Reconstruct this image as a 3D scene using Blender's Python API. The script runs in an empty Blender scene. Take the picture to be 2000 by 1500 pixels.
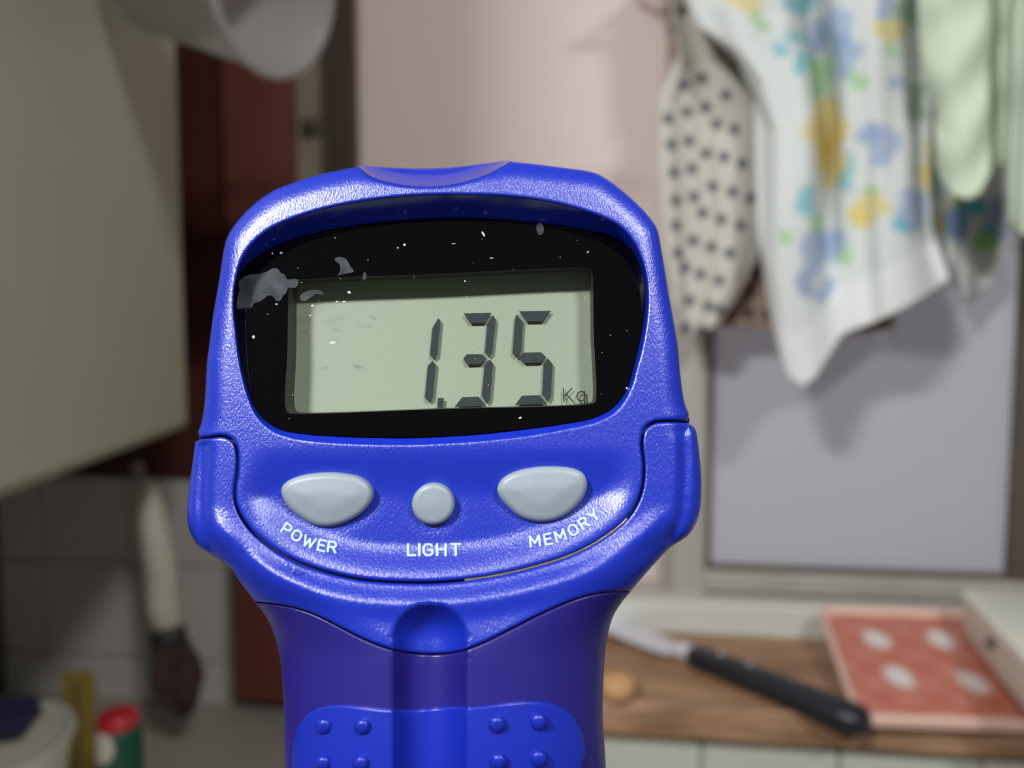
import bpy, math, random
import numpy as np
from mathutils import Vector, Matrix
from mathutils.geometry import delaunay_2d_cdt
random.seed(7)
rng = np.random.default_rng(7)
sc = bpy.context.scene
COL = sc.collection

# ------------------------------------------------------------------ camera, world, lights, exposure
F = 1450.0                       # focal length in pixels of the 2000 x 1500 frame
PITCH = math.radians(4.0)        # camera looks slightly down
CAM = np.array([0.0, 0.0, 1.35])
RIGHT = np.array([1.0, 0.0, 0.0])
FWD = np.array([0.0, math.cos(PITCH), -math.sin(PITCH)])
UP = np.array([0.0, math.sin(PITCH), math.cos(PITCH)])
cd = bpy.data.cameras.new('camera')
cam = bpy.data.objects.new('camera', cd); COL.objects.link(cam)
cam.location = CAM
cam.rotation_euler = (math.pi / 2 - PITCH, 0, 0)
cd.sensor_width = 36.0
cd.lens = 36.0 * F / 2000.0
cd.clip_start = 0.005
cd.clip_end = 20
cd.dof.use_dof = True
cd.dof.focus_distance = 0.1015
cd.dof.aperture_fstop = 12.5
sc.camera = cam

W = bpy.data.worlds.new('world'); sc.world = W
W.use_nodes = True
W.node_tree.nodes['Background'].inputs[0].default_value = (0.95, 0.97, 1.0, 1)
W.node_tree.nodes['Background'].inputs[1].default_value = 0.13

def area(name, loc, target, sx, sy, watts, col=(1, 1, 1)):
    l = bpy.data.lights.new(name, 'AREA'); l.shape = 'RECTANGLE'
    l.size = sx; l.size_y = sy; l.energy = watts; l.color = col
    o = bpy.data.objects.new(name, l); COL.objects.link(o)
    o.location = loc
    o.rotation_euler = (Vector(target) - Vector(loc)).to_track_quat('-Z', 'Y').to_euler()
    return o
area('ceiling_lamp', (-0.51, -0.52, 1.98), (0, 0.12, 1.35), 0.16, 0.06, 13.5, (0.96, 0.98, 1.0))
area('ceiling_lamp', (0.38, -0.52, 2.02), (0, 0.12, 1.35), 0.16, 0.06, 6.5, (0.96, 0.98, 1.0))
# daylight falling on the outside of the frosted panes
area('daylight', (0.35, 1.75, 1.75), (0.25, 0.78, 1.35), 1.3, 1.1, 19.0, (1.0, 0.96, 0.94))

sc.view_settings.view_transform = 'Standard'
sc.view_settings.look = 'None'
sc.view_settings.exposure = 0.0
sc.view_settings.gamma = 1.0
sc.view_settings.use_curve_mapping = False
sc.cycles.use_denoising = True
sc.cycles.max_bounces = 6

# ------------------------------------------------------------------ helpers
def lin(c):
    c = c / 255.0
    return c / 12.92 if c <= 0.04045 else ((c + 0.055) / 1.055) ** 2.4
def rgb(r, g, b): return (lin(r), lin(g), lin(b), 1.0)

def tag(o, label=None, cat=None, group=None, kind=None):
    if label: o['label'] = label
    if cat: o['category'] = cat
    if group: o['group'] = group
    if kind: o['kind'] = kind
    return o

def mesh_obj(name, verts, faces, mat=None, parent=None, smooth=True):
    me = bpy.data.meshes.new(name)
    me.from_pydata([tuple(map(float, v)) for v in verts], [], [tuple(int(i) for i in f) for f in faces])
    me.validate(); me.update()
    if mat: me.materials.append(mat)
    if smooth: me.polygons.foreach_set('use_smooth', [True] * len(me.polygons))
    o = bpy.data.objects.new(name, me); COL.objects.link(o)
    if parent: o.parent = parent
    return o

def empty(name, loc=(0, 0, 0), rot=(0, 0, 0)):
    o = bpy.data.objects.new(name, None); COL.objects.link(o)
    o.location = loc; o.rotation_euler = rot
    o.empty_display_size = 0.02
    return o

def ray(px, py): return FWD + RIGHT * ((px - 1000) / F) - UP * ((py - 750) / F)
def at(px, py, Y):
    r = ray(px, py); return CAM + r * (Y / r[1])
def zp(px, py, z):
    r = ray(px, py); return CAM + r * ((z - CAM[2]) / r[2])

class N:
    """tiny node helper"""
    def __init__(self, name):
        self.m = bpy.data.materials.new(name); self.m.use_nodes = True
        self.t = self.m.node_tree; self.b = self.t.nodes['Principled BSDF']
    def n(self, typ, **kw):
        nd = self.t.nodes.new(typ)
        for k, v in kw.items():
            if hasattr(nd, k): setattr(nd, k, v)
            else: nd.inputs[k].default_value = v
        return nd
    def l(self, a, b): self.t.links.new(a, b)

def mat(name, col, rough=0.5, metal=0.0, noise=None, bump=None, spec=0.5, trans=0.0, sss=0.0, coat=0.0, col2=None, stretch=(1, 1, 1)):
    """noise=(scale, amount) colour mottling towards col2; bump=(scale, strength, distance)"""
    h = N(name); b = h.b
    b.inputs['Base Color'].default_value = col
    b.inputs['Roughness'].default_value = rough
    b.inputs['Metallic'].default_value = metal
    b.inputs['Specular IOR Level'].default_value = spec
    if coat: b.inputs['Coat Weight'].default_value = coat
    tc = h.n('ShaderNodeTexCoord')
    if noise:
        mp = h.n('ShaderNodeMapping'); mp.inputs['Scale'].default_value = stretch
        nz = h.n('ShaderNodeTexNoise'); nz.inputs['Scale'].default_value = noise[0]; nz.inputs['Detail'].default_value = 4
        h.l(tc.outputs['Object'], mp.inputs[0]); h.l(mp.outputs[0], nz.inputs['Vector'])
        mr = h.n('ShaderNodeMapRange')
        mr.inputs['From Min'].default_value = 0.3; mr.inputs['From Max'].default_value = 0.7
        mr.inputs['To Max'].default_value = noise[1]
        h.l(nz.outputs['Fac'], mr.inputs['Value'])
        mx = h.n('ShaderNodeMix', data_type='RGBA')
        mx.inputs[6].default_value = col; mx.inputs[7].default_value = col2 or (col[0] * .6, col[1] * .6, col[2] * .6, 1)
        h.l(mr.outputs[0], mx.inputs[0]); h.l(mx.outputs[2], b.inputs['Base Color'])
    if bump:
        n2 = h.n('ShaderNodeTexNoise'); n2.inputs['Scale'].default_value = bump[0]; n2.inputs['Detail'].default_value = 2
        h.l(tc.outputs['Object'], n2.inputs['Vector'])
        bp = h.n('ShaderNodeBump'); bp.inputs['Strength'].default_value = bump[1]; bp.inputs['Distance'].default_value = bump[2]
        h.l(n2.outputs['Fac'], bp.inputs['Height']); h.l(bp.outputs[0], b.inputs['Normal'])
    return h.m

def vcol_mat(name, rough=0.9, bump=None, sheen=0.0, transl=0.0):
    h = N(name)
    a = h.n('ShaderNodeAttribute'); a.attribute_name = 'print'
    h.l(a.outputs['Color'], h.b.inputs['Base Color'])
    h.b.inputs['Roughness'].default_value = rough
    h.b.inputs['Sheen Weight'].default_value = sheen
    if bump:
        tc = h.n('ShaderNodeTexCoord')
        n2 = h.n('ShaderNodeTexNoise'); n2.inputs['Scale'].default_value = bump[0]
        h.l(tc.outputs['Object'], n2.inputs['Vector'])
        bp = h.n('ShaderNodeBump'); bp.inputs['Strength'].default_value = bump[1]; bp.inputs['Distance'].default_value = bump[2]
        h.l(n2.outputs['Fac'], bp.inputs['Height']); h.l(bp.outputs[0], h.b.inputs['Normal'])
    if transl:
        tr = h.n('ShaderNodeBsdfTranslucent'); h.l(a.outputs['Color'], tr.inputs['Color'])
        ms = h.n('ShaderNodeMixShader'); ms.inputs[0].default_value = transl
        out = h.t.nodes['Material Output']
        h.l(h.b.outputs[0], ms.inputs[1]); h.l(tr.outputs[0], ms.inputs[2]); h.l(ms.outputs[0], out.inputs['Surface'])
    return h.m

def set_vcol(o, cols):
    at_ = o.data.color_attributes.new('print', 'FLOAT_COLOR', 'POINT')
    at_.data.foreach_set('color', np.asarray(cols, dtype=np.float32).ravel())

# ------------------------------------------------------------------ back wall frame (slightly turned: its right side is nearer)
TH = math.radians(6.5)
WA = np.array([math.cos(TH), -math.sin(TH), 0.0])     # along the wall
WN = np.array([-math.sin(TH), -math.cos(TH), 0.0])    # out of the wall, towards the camera
WO = np.array([0.0, 0.78, 0.0])
def wp(px, py, C=0.0):
    """pixel -> (along, height) on the plane C in front of the back wall"""
    r = ray(px, py)
    t = (np.dot(WO + WN * C - CAM, WN)) / np.dot(r, WN)
    p = CAM + r * t
    return float(np.dot(p - WO, WA)), float(p[2])
def wpt(A, B, C): return WO + WA * A + WN * C + np.array([0, 0, B])

def box_geo(A0, A1, B0, B1, C0, C1, bev=0.0):
    """box with chamfered vertical and horizontal front edges, in wall coordinates"""
    if bev <= 0:
        vs = [wpt(a, b, c) for c in (C0, C1) for b in (B0, B1) for a in (A0, A1)]
        fs = [(0, 2, 3, 1), (4, 5, 7, 6), (0, 1, 5, 4), (2, 6, 7, 3), (0, 4, 6, 2), (1, 3, 7, 5)]
        return vs, fs
    b_ = bev
    vs = [wpt(a, b, C0) for (a, b) in ((A0, B0), (A1, B0), (A1, B1), (A0, B1))]
    vs += [wpt(a, b, C1 - b_) for (a, b) in ((A0, B0), (A1, B0), (A1, B1), (A0, B1))]
    vs += [wpt(a, b, C1) for (a, b) in ((A0 + b_, B0 + b_), (A1 - b_, B0 + b_), (A1 - b_, B1 - b_), (A0 + b_, B1 - b_))]
    fs = [(0, 3, 2, 1), (8, 9, 10, 11)]
    for k in range(4):
        k2 = (k + 1) % 4
        fs += [(k, k2, 4 + k2, 4 + k), (4 + k, 4 + k2, 8 + k2, 8 + k)]
    return vs, fs
def wbox(name, A0, A1, B0, B1, C0, C1, m, parent=None, bev=0.0):
    vs, fs = box_geo(A0, A1, B0, B1, C0, C1, bev)
    return mesh_obj(name, vs, fs, m, parent, smooth=False)
def px_box(name, x0, x1, y0, y1, C0, C1, m, parent=None, bev=0.0, yref=None, xref=None):
    """box whose front face covers the given pixels"""
    a0 = wp(x0, (y0 + y1) / 2 if yref is None else yref, C1)[0]; a1 = wp(x1, (y0 + y1) / 2 if yref is None else yref, C1)[0]
    xm = (x0 + x1) / 2 if xref is None else xref
    b1 = wp(xm, y0, C1)[1]; b0 = wp(xm, y1, C1)[1]
    return wbox(name, a0, a1, b0, b1, C0, C1, m, parent, bev)

# ------------------------------------------------------------------ materials of the surroundings
M_plaster = mat('old_plaster', rgb(150, 143, 128), 0.85, noise=(9, .5), bump=(60, .2, .002))
M_grout = mat('grout', rgb(186, 180, 168), 0.9, noise=(40, .5))
M_tile = mat('glazed_tile', rgb(208, 203, 194), 0.28, noise=(7, .35), bump=(12, .05, .002))
M_tile_pale = mat('pale_tile', rgb(196, 196, 180), 0.3, noise=(6, .25), bump=(12, .05, .002))
M_brown = mat('dark_brown_board', rgb(84, 36, 26), 0.55, noise=(6, .8), stretch=(1, 1, .15), bump=(80, .2, .001), col2=rgb(40, 20, 14))
M_post = mat('red_brown_post', rgb(116, 60, 46), 0.65, noise=(9, .7), stretch=(3, 3, .8), bump=(90, .2, .001), col2=rgb(92, 44, 34))
M_dark_frame = mat('bronze_frame', rgb(82, 68, 56), 0.45, metal=0.1, noise=(12, .4), stretch=(1, 1, .1))
M_frame = mat('grey_aluminium_sash', rgb(190, 184, 174), 0.42, metal=0.25, noise=(16, .35), stretch=(1, 1, .3))
M_bead = mat('dark_glazing_bead', rgb(92, 80, 66), 0.6, noise=(30, .5))
M_sill = mat('sill_stone', rgb(206, 205, 196), 0.5, noise=(8, .3))
M_counter = mat('counter_steel', rgb(190, 184, 170), 0.45, metal=0.1, noise=(5, .4))
M_floor = mat('floor_boards', rgb(110, 84, 60), 0.6, noise=(5, .5))

def wood_mat(name, c1, c2, rough=.55):
    h = N(name); tc = h.n('ShaderNodeTexCoord')
    mp = h.n('ShaderNodeMapping'); mp.inputs['Scale'].default_value = (1.2, 14, 14)
    nz = h.n('ShaderNodeTexNoise'); nz.inputs['Scale'].default_value = 9; nz.inputs['Detail'].default_value = 5
    h.l(tc.outputs['Object'], mp.inputs[0]); h.l(mp.outputs[0], nz.inputs['Vector'])
    cr = h.n('ShaderNodeValToRGB')
    cr.color_ramp.elements[0].position = .36; cr.color_ramp.elements[0].color = c2
    cr.color_ramp.elements[1].position = .64; cr.color_ramp.elements[1].color = c1
    h.l(nz.outputs['Fac'], cr.inputs[0]); h.l(cr.outputs[0], h.b.inputs['Base Color'])
    h.b.inputs['Roughness'].default_value = rough
    bp = h.n('ShaderNodeBump'); bp.inputs['Strength'].default_value = .2; bp.inputs['Distance'].default_value = .001
    h.l(nz.outputs['Fac'], bp.inputs['Height']); h.l(bp.outputs[0], h.b.inputs['Normal'])
    return h.m
M_ledge = wood_mat('worn_ledge_wood', rgb(176, 138, 104), rgb(130, 96, 68))

def pane_mat(ca, cb_):
    """frosted glass with a fine moulded grid: lets daylight through softly"""
    h = N('frosted_grid_glass'); tc = h.n('ShaderNodeTexCoord')
    sep = h.n('ShaderNodeSeparateXYZ'); h.l(tc.outputs['Object'], sep.inputs[0])
    outs = []
    for k in (0, 2):
        mu = h.n('ShaderNodeMath', operation='MULTIPLY'); mu.inputs[1].default_value = 2 * math.pi / 0.0095
        h.l(sep.outputs[k], mu.inputs[0])
        si = h.n('ShaderNodeMath', operation='SINE'); h.l(mu.outputs[0], si.inputs[0])
        outs.append(si)
    mxm = h.n('ShaderNodeMath', operation='MAXIMUM'); h.l(outs[0].outputs[0], mxm.inputs[0]); h.l(outs[1].outputs[0], mxm.inputs[1])
    mr = h.n('ShaderNodeMapRange'); mr.inputs['From Min'].default_value = .3; mr.inputs['From Max'].default_value = 1
    h.l(mxm.outputs[0], mr.inputs['Value'])
    mx = h.n('ShaderNodeMix', data_type='RGBA')
    mx.inputs[6].default_value = ca; mx.inputs[7].default_value = cb_
    h.l(mr.outputs[0], mx.inputs[0])
    h.l(mx.outputs[2], h.b.inputs['Base Color'])
    h.b.inputs['Roughness'].default_value = .45
    bp = h.n('ShaderNodeBump'); bp.inputs['Strength'].default_value = .3; bp.inputs['Distance'].default_value = .0006
    h.l(mr.outputs[0], bp.inputs['Height']); h.l(bp.outputs[0], h.b.inputs['Normal'])
    tr = h.n('ShaderNodeBsdfTranslucent'); h.l(mx.outputs[2], tr.inputs['Color'])
    ms = h.n('ShaderNodeMixShader'); ms.inputs[0].default_value = .45
    h.l(h.b.outputs[0], ms.inputs[1]); h.l(tr.outputs[0], ms.inputs[2])
    h.l(ms.outputs[0], h.t.nodes['Material Output'].inputs['Surface'])
    return h.m
M_pane = pane_mat(rgb(230, 218, 213), rgb(214, 202, 198)); M_pane2 = pane_mat(rgb(212, 211, 217), rgb(194, 194, 200))

# ------------------------------------------------------------------ room shell
zc_counter = wp(480, 1374, 0.0)[1]
zl_top = 1.050       # window ledge
zl_bot = 1.022
A_L = wp(12, 1200, 0)[0]             # where the left wall meets the back wall
A_win0 = wp(612, 300, 0)[0]; A_win1 = 0.75
B_sill = wp(1500, 1232, 0.0)[1]
B_top = 2.06
ledgeC = 0.188
back = mesh_obj('wall_back', [], [], M_plaster)
def join_boxes(name, boxes, m, parent=None):
    V = []; Fc = []
    for b in boxes:
        vs, fs = box_geo(*b); k = len(V)
        V += vs; Fc += [tuple(i + k for i in f) for f in fs]
    return mesh_obj(name, V, Fc, m, parent, smooth=False)
bpy.data.objects.remove(back)
back = join_boxes('wall_back', [
    (A_L - .1, A_win0, 0.0, 2.3, -.10, -.003),           # left of the window
    (A_win0, A_win1, 0.0, zl_bot, -.10, -.003),          # below
    (A_win0, A_win1, B_top, 2.3, -.10, -.003),           # above
    (A_win1, 1.5, 0.0, 2.3, -.10, -.003)], M_plaster)
tag(back, kind='structure')
# tiles on the lower left of the back wall
tp = None
a_right = wp(443, 1200, 0)[0]
TW = 0.1085
g = wbox('grout_bed', A_L, a_right, zc_counter, wp(300, 925, 0)[1], -.003, .002, M_grout, back)
joint_z = wp(400, 1105, 0)[1]
tile_me = None
for j in range(-2, 2):
    for i in range(0, 5):
        a1 = a_right - .004 - i * TW; a0 = max(a1 - TW + .003, A_L)
        b0 = joint_z + j * TW + .0015; b1 = b0 + TW - .003
        b1 = min(b1, wp(300, 925, 0)[1]); b0 = max(b0, zc_counter)
        if b1 - b0 < .006 or a1 - a0 < .01: continue
        wbox('tile', a0, a1, b0, b1, .0015, .006 + random.uniform(-.0004, .0004), M_tile, back, .0012)

lw = join_boxes('wall_left', [(A_L - .1, A_L - .001, 0, 2.3, -.002, .74)], mat('dark_wall_panel', rgb(84, 70, 52), .8, noise=(10, .5)))
tag(lw, kind='structure')
fl = mesh_obj('floor', [(-1.5, -1.5, -.05), (1.8, -1.5, -.05), (1.8, 1, -.05), (-1.5, 1, -.05), (-1.5, -1.5, 0), (1.8, -1.5, 0), (1.8, 1, 0), (-1.5, 1, 0)],
              [(0, 3, 2, 1), (4, 5, 6, 7), (0, 1, 5, 4), (1, 2, 6, 5), (2, 3, 7, 6), (3, 0, 4, 7)], M_floor, smooth=False)
tag(fl, kind='structure')

# brown panel and post
tr1 = px_box('trim_1', 60, 452, -260, 938, -.003, .012, M_brown, bev=.002, yref=700, xref=400); tag(tr1, kind='structure')
tr2 = wbox('trim_2', wp(444, 700, .028)[0], wp(572, 700, .028)[0], wp(500, 1372, .028)[1], 2.1, -.003, .028, M_post, bev=.002); tag(tr2, kind='structure')
tr3 = wbox('trim_3', wp(570, 300, .006)[0], wp(624, 300, .006)[0], zl_bot, 2.1, -.02, .006, mat('beige_strip', rgb(150, 140, 120), .7, noise=(20, .5))); tag(tr3, kind='structure')
# little latch on the beige strip
lt = empty('window_latch', tuple(wpt(wp(603, 246, .01)[0], wp(603, 246, .01)[1], .006)))
o = mesh_obj('latch_plate', *[[tuple(np.array(v) - np.array(lt.location)) for v in box_geo(wp(590, 246, .01)[0], wp(626, 246, .01)[0], wp(603, 262, .01)[1], wp(603, 232, .01)[1], .006, .014, .002)[0]], box_geo(0, 1, 0, 1, 0, 1, .1)[1]], M_bead, lt, False)
tag(lt, 'small dark latch on the beige strip beside the window, just above the scale', 'latch')
vs, fs = box_geo(wp(596, 246, .02)[0], wp(608, 246, .02)[0], wp(603, 256, .02)[1], wp(603, 238, .02)[1], .014, .022, .001)
mesh_obj('latch_lever', [np.array(v) - np.array(lt.location) for v in vs], fs, M_bead, lt, False)

# window 1: pinkish pane behind the scale; window 2: front sash on the right
w1 = empty('window_1', tuple(wpt(A_win0, B_sill, 0))); tag(w1, kind='structure')
w2 = empty('window_2', tuple(wpt(wp(1330, 900, .02)[0], B_sill, .02))); tag(w2, kind='structure')
def wchild(name, x0, x1, y0, y1, C0, C1, m, par, bev=0.0, yref=None, xref=None, B=None):
    a0 = wp(x0, yref or (y0 + y1) / 2, C1)[0]; a1 = wp(x1, yref or (y0 + y1) / 2, C1)[0]
    xm = xref or (x0 + x1) / 2
    b1 = wp(xm, y0, C1)[1]; b0 = wp(xm, y1, C1)[1]
    if B: b0, b1 = B
    vs, fs = box_geo(a0, a1, b0, b1, C0, C1, bev)
    L = np.array(par.location)
    return mesh_obj(name, [np.array(v) - L for v in vs], fs, m, par, smooth=False)
tag(wchild('window_jamb', 612, 640, 0, 100, -.06, .002, M_dark_frame, w1, .002, yref=200, B=(zl_top, B_top)), None)
wchild('jamb_groove', 630, 636, 0, 100, -.05, .0025, M_bead, w1, yref=200, B=(zl_top, B_top))
wchild('stile', 640, 692, 0, 100, -.035, -.004, M_dark_frame, w1, .003, yref=200, B=(zl_top, B_top))
wchild('pane', 690, 1320, 0, 100, -.022, -.018, M_pane, w1, yref=200, B=(zl_top + .02, B_top - .02))
wchild('stile', 1292, 1345, 0, 100, -.035, -.004, M_frame, w1, .003, yref=1100, B=(zl_top, B_top))
wchild('bottom_rail', 640, 1345, 1190, 1240, -.035, -.004, M_frame, w1, .002, xref=1240)
# window 2 parts (front sash)
pb0 = wp(1700, 1131, .018)[1]
wchild('stile', 1312, 1378, 0, 100, -.004, .022, M_frame, w2, .003, yref=1100, B=(wp(1350, 1172, .022)[1], B_top))
wchild('glazing_bead', 1376, 1388, 0, 100, .0, .016, M_bead, w2, yref=1000, B=(pb0, B_top - .02))
wchild('pane', 1380, 2010, 0, 100, .004, .008, M_pane2, w2, yref=900, B=(pb0 - .003, B_top - .02))
wchild('glazing_bead', 1378, 2300, 1112, 1126, .0, .017, M_bead, w2, xref=1600)
wchild('bottom_rail', 1374, 2300, 1124, 1166, -.004, .022, M_frame, w2, .003, xref=1600)
wchild('stile', 1984, 2060, 0, 100, -.004, .02, M_bead, w2, .003, yref=900, B=(pb0, B_top))
# window sill / track
sill = wbox('trim_4', wp(560, 1200, .03)[0], A_win1, zl_top - .01, wp(1600, 1178, .02)[1], -.06, .036, M_sill, bev=.003); tag(sill, kind='structure')
trk = wbox('trim_5', wp(560, 1200, .03)[0], A_win1, wp(1600, 1180, .02)[1] - .002, wp(1600, 1168, .02)[1], -.06, .027, M_frame, bev=.002); tag(trk, kind='structure')

# ------------------------------------------------------------------ ledge and tiled base below it, steel counter on the left
led_a0 = wp(800, 1400, ledgeC)[0]
ledge = wbox('window_ledge', led_a0, 0.75, zl_bot, zl_top, -.002, ledgeC, M_ledge, bev=.003)
tag(ledge, 'worn brown wooden ledge board under the window on the right', 'ledge')
base = wbox('wall_base', led_a0 + .004, 0.75, 0.0, zl_bot, -.002, ledgeC - .022, M_grout); base.name = 'wall_right_base'
tag(base, kind='structure')
for i in range(-1, 7):
    a0 = wp(1118, 1470, ledgeC - .018)[0] + i * TW
    for j in range(3):
        wbox('tile', max(a0, led_a0 + .006), a0 + TW - .003, zl_bot - .002 + .003 - TW * (j + 1), zl_bot - .002 - TW * j, ledgeC - .0235, ledgeC - .017, M_tile_pale, base, .0012)
ctr = wbox('steel_counter', A_L, led_a0, zc_counter - .03, zc_counter, -.002, .56, M_counter, bev=.004)
tag(ctr, 'grey kitchen counter top at the lower left below the tiled wall', 'counter')
# counter support (cupboard under it)
cb = empty('base_cupboard', tuple(wpt((A_L + led_a0) / 2, 0, .2)))
def lchild(name, b, m, par):
    vs, fs = box_geo(*b); L = np.array(par.location)
    return mesh_obj(name, [np.array(v) - L for v in vs], fs, m, par, smooth=False)
lchild('body', (A_L, led_a0 - .01, 0, zc_counter - .03, .0, .53, 0), M_plaster, cb)
tag(cb, 'cupboard carrying the grey counter at the lower left', 'cupboard')

# ------------------------------------------------------------------ wall cabinet on the left
Fp = np.array([-.2798, .662]); Np = np.array([-.2465, .354])
dv = (Np - Fp) / np.linalg.norm(Np - Fp)
near = Fp + dv * .46
left = np.array([dv[1], -dv[0]])
if left[0] > 0: left = -left
def cab_pt(s, t, z): q = Fp + dv * s + left * t; return np.array([q[0], q[1], z])
zb = 1.269
Mcab = mat('sage_cabinet', rgb(176, 178, 154), .5, noise=(5, .35), col2=rgb(156, 154, 130), bump=(14, .12, .003))
prof = []
R_ = .042
for k in range(9):
    a = math.pi / 2 * k / 8
    prof.append((R_ - R_ * math.sin(a), R_ - R_ * math.cos(a)) if False else (R_ * (1 - math.sin(a)), R_ * (1 - math.cos(a))))
# plan outline: back edge (rounded) -> along the side face -> front -> left
plan = [(0.0, .285)] + [(s, t) for (s, t) in [(R_ * (1 - math.cos(math.pi / 2 * k / 8)), R_ * (1 - math.sin(math.pi / 2 * k / 8))) for k in range(9)]] \
       + [(.2, 0), (.45, 0), (.46, .01), (.46, .365)]
cab = empty('wall_cabinet', (float(Fp[0]), float(Fp[1]), zb))
V = []; Fc = []; L = np.array([Fp[0], Fp[1], zb]); n = len(plan)
for z in (zb, zb + .006, zb + .86):
    for (s, t) in plan:
        ins = .004 if z == zb else 0
        V.append(cab_pt(min(max(s, ins), .46 - ins), max(t, ins), z) - L)
for r in range(2):
    for k in range(n):
        k2 = (k + 1) % n
        Fc.append((r * n + k, r * n + k2, (r + 1) * n + k2, (r + 1) * n + k))
Fc += [tuple(range(n))[::-1], tuple(range(2 * n, 3 * n))]
o = mesh_obj('carcass', V, Fc, Mcab, cab, smooth=False)
vs = [cab_pt(s, t, z) - L for z in (zb + .02, zb + .84) for (s, t) in ((.462, .005), (.48, .005), (.48, .36), (.462, .36))]
d_ = mesh_obj('door', vs, [(0, 3, 2, 1), (4, 5, 6, 7), (0, 1, 5, 4), (1, 2, 6, 5), (2, 3, 7, 6), (3, 0, 4, 7)], Mcab, cab, False)
vs = [cab_pt(s, t, z) - L for z in (zb + .1, zb + .2) for (s, t) in ((.48, .03), (.5, .03), (.5, .045), (.48, .045))]
mesh_obj('door_handle', vs, [(0, 3, 2, 1), (4, 5, 6, 7), (0, 1, 5, 4), (1, 2, 6, 5), (2, 3, 7, 6), (3, 0, 4, 7)], M_frame, d_, False)
tag(cab, 'sage green wall cabinet filling the upper left, seen along its side', 'cabinet')

# ------------------------------------------------------------------ lathe / tube helpers
def frame_from(axis):
    ax = Vector(axis).normalized()
    q = ax.to_track_quat('Z', 'Y'); return q.to_matrix()
def lathe(name, prof, m, parent=None, origin=(0, 0, 0), axis=(0, 0, 1), seg=40, sx=1.0, sy=1.0, wob=None):
    R = frame_from(axis); V = []; Fc = []; O = Vector(origin)
    k = len(prof)
    for i in range(seg):
        a = 2 * math.pi * i / seg
        for (r, h) in prof:
            rr = r * (1 + (wob(a, h) if wob else 0))
            V.append(O + R @ Vector((rr * math.cos(a) * sx, rr * math.sin(a) * sy, h)))
    for i in range(seg):
        j = (i + 1) % seg
        for q in range(k - 1):
            Fc.append((i * k + q, j * k + q, j * k + q + 1, i * k + q + 1))
    return mesh_obj(name, V, Fc, m, parent)
def tube(name, pts, rad, m, parent=None, seg=12):
    pts = [Vector(p) for p in pts]; V = []; Fc = []
    rads = rad if isinstance(rad, (list, tuple)) else [rad] * len(pts)
    for i, p in enumerate(pts):
        d = (pts[min(i + 1, len(pts) - 1)] - pts[max(i - 1, 0)]).normalized()
        q = d.to_track_quat('Z', 'Y').to_matrix()
        for k in range(seg):
            a = 2 * math.pi * k / seg
            V.append(p + q @ Vector((rads[i] * math.cos(a), rads[i] * math.sin(a), 0)))
    for i in range(len(pts) - 1):
        for k in range(seg):
            k2 = (k + 1) % seg
            Fc.append((i * seg + k, i * seg + k2, (i + 1) * seg + k2, (i + 1) * seg + k))
    Fc += [tuple(range(seg))[::-1], tuple(range((len(pts) - 1) * seg, len(pts) * seg))]
    return mesh_obj(name, V, Fc, m, parent)

# ------------------------------------------------------------------ translucent plastic cup, upper left
def plastic_mat():
    h = N('milky_plastic')
    h.b.inputs['Base Color'].default_value = rgb(214, 210, 208); h.b.inputs['Roughness'].default_value = .3
    tc = h.n('ShaderNodeTexCoord'); nz = h.n('ShaderNodeTexNoise'); nz.inputs['Scale'].default_value = 30
    h.l(tc.outputs['Object'], nz.inputs['Vector'])
    tr = h.n('ShaderNodeBsdfTransparent'); tr.inputs[0].default_value = (.9, .9, .9, 1)
    tl = h.n('ShaderNodeBsdfTranslucent'); tl.inputs[0].default_value = rgb(214, 210, 208)
    m1 = h.n('ShaderNodeMixShader'); m1.inputs[0].default_value = .4
    h.l(h.b.outputs[0], m1.inputs[1]); h.l(tl.outputs[0], m1.inputs[2])
    m2 = h.n('ShaderNodeMixShader')
    mr = h.n('ShaderNodeMapRange'); mr.inputs['To Min'].default_value = .26; mr.inputs['To Max'].default_value = .42
    h.l(nz.outputs['Fac'], mr.inputs['Value']); h.l(mr.outputs[0], m2.inputs[0])
    h.l(m1.outputs[0], m2.inputs[1]); h.l(tr.outputs[0], m2.inputs[2])
    h.l(m2.outputs[0], h.t.nodes['Material Output'].inputs['Surface'])
    return h.m
M_milky = plastic_mat()
cc = at(541, -34, .45)
cup = empty('measuring_cup', tuple(cc))
axis = (-.88, .36, .24)
lathe('cup_body', [(.0505, .0), (.0495, .004), (.046, .03), (.041, .07), (.038, .098), (.034, .104), (0, .105), (0, .1035), (.033, .1025), (.0365, .097), (.0395, .07), (.0445, .03), (.048, .004), (.049, .0), (.0505, .0)], M_milky, cup, axis=axis, seg=56)
lathe('rim', [(.0487, -.0015), (.0525, -.0018), (.0535, .0005), (.0525, .0028), (.0495, .003)], M_milky, cup, axis=axis, seg=56)
tube('hanging_loop', [(0.0, -.0, .045), (.004, .0, .06), (.0, .0, .075), (-.006, 0, .082), (-.01, 0, .075), (-.008, 0, .06), (-.006, 0, .046)], .0022, M_milky, cup)
tag(cup, 'translucent milky plastic cup hanging at the top left beside the cabinet', 'cup')
hk = tube('hook_rail', [tuple(cc + np.array([-.13, .03, .079])), tuple(cc + np.array([.09, -.02, .079]))], .003, M_frame)
tag(hk, 'thin metal rail above the frame from which the plastic cup hangs', 'rail')

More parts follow.
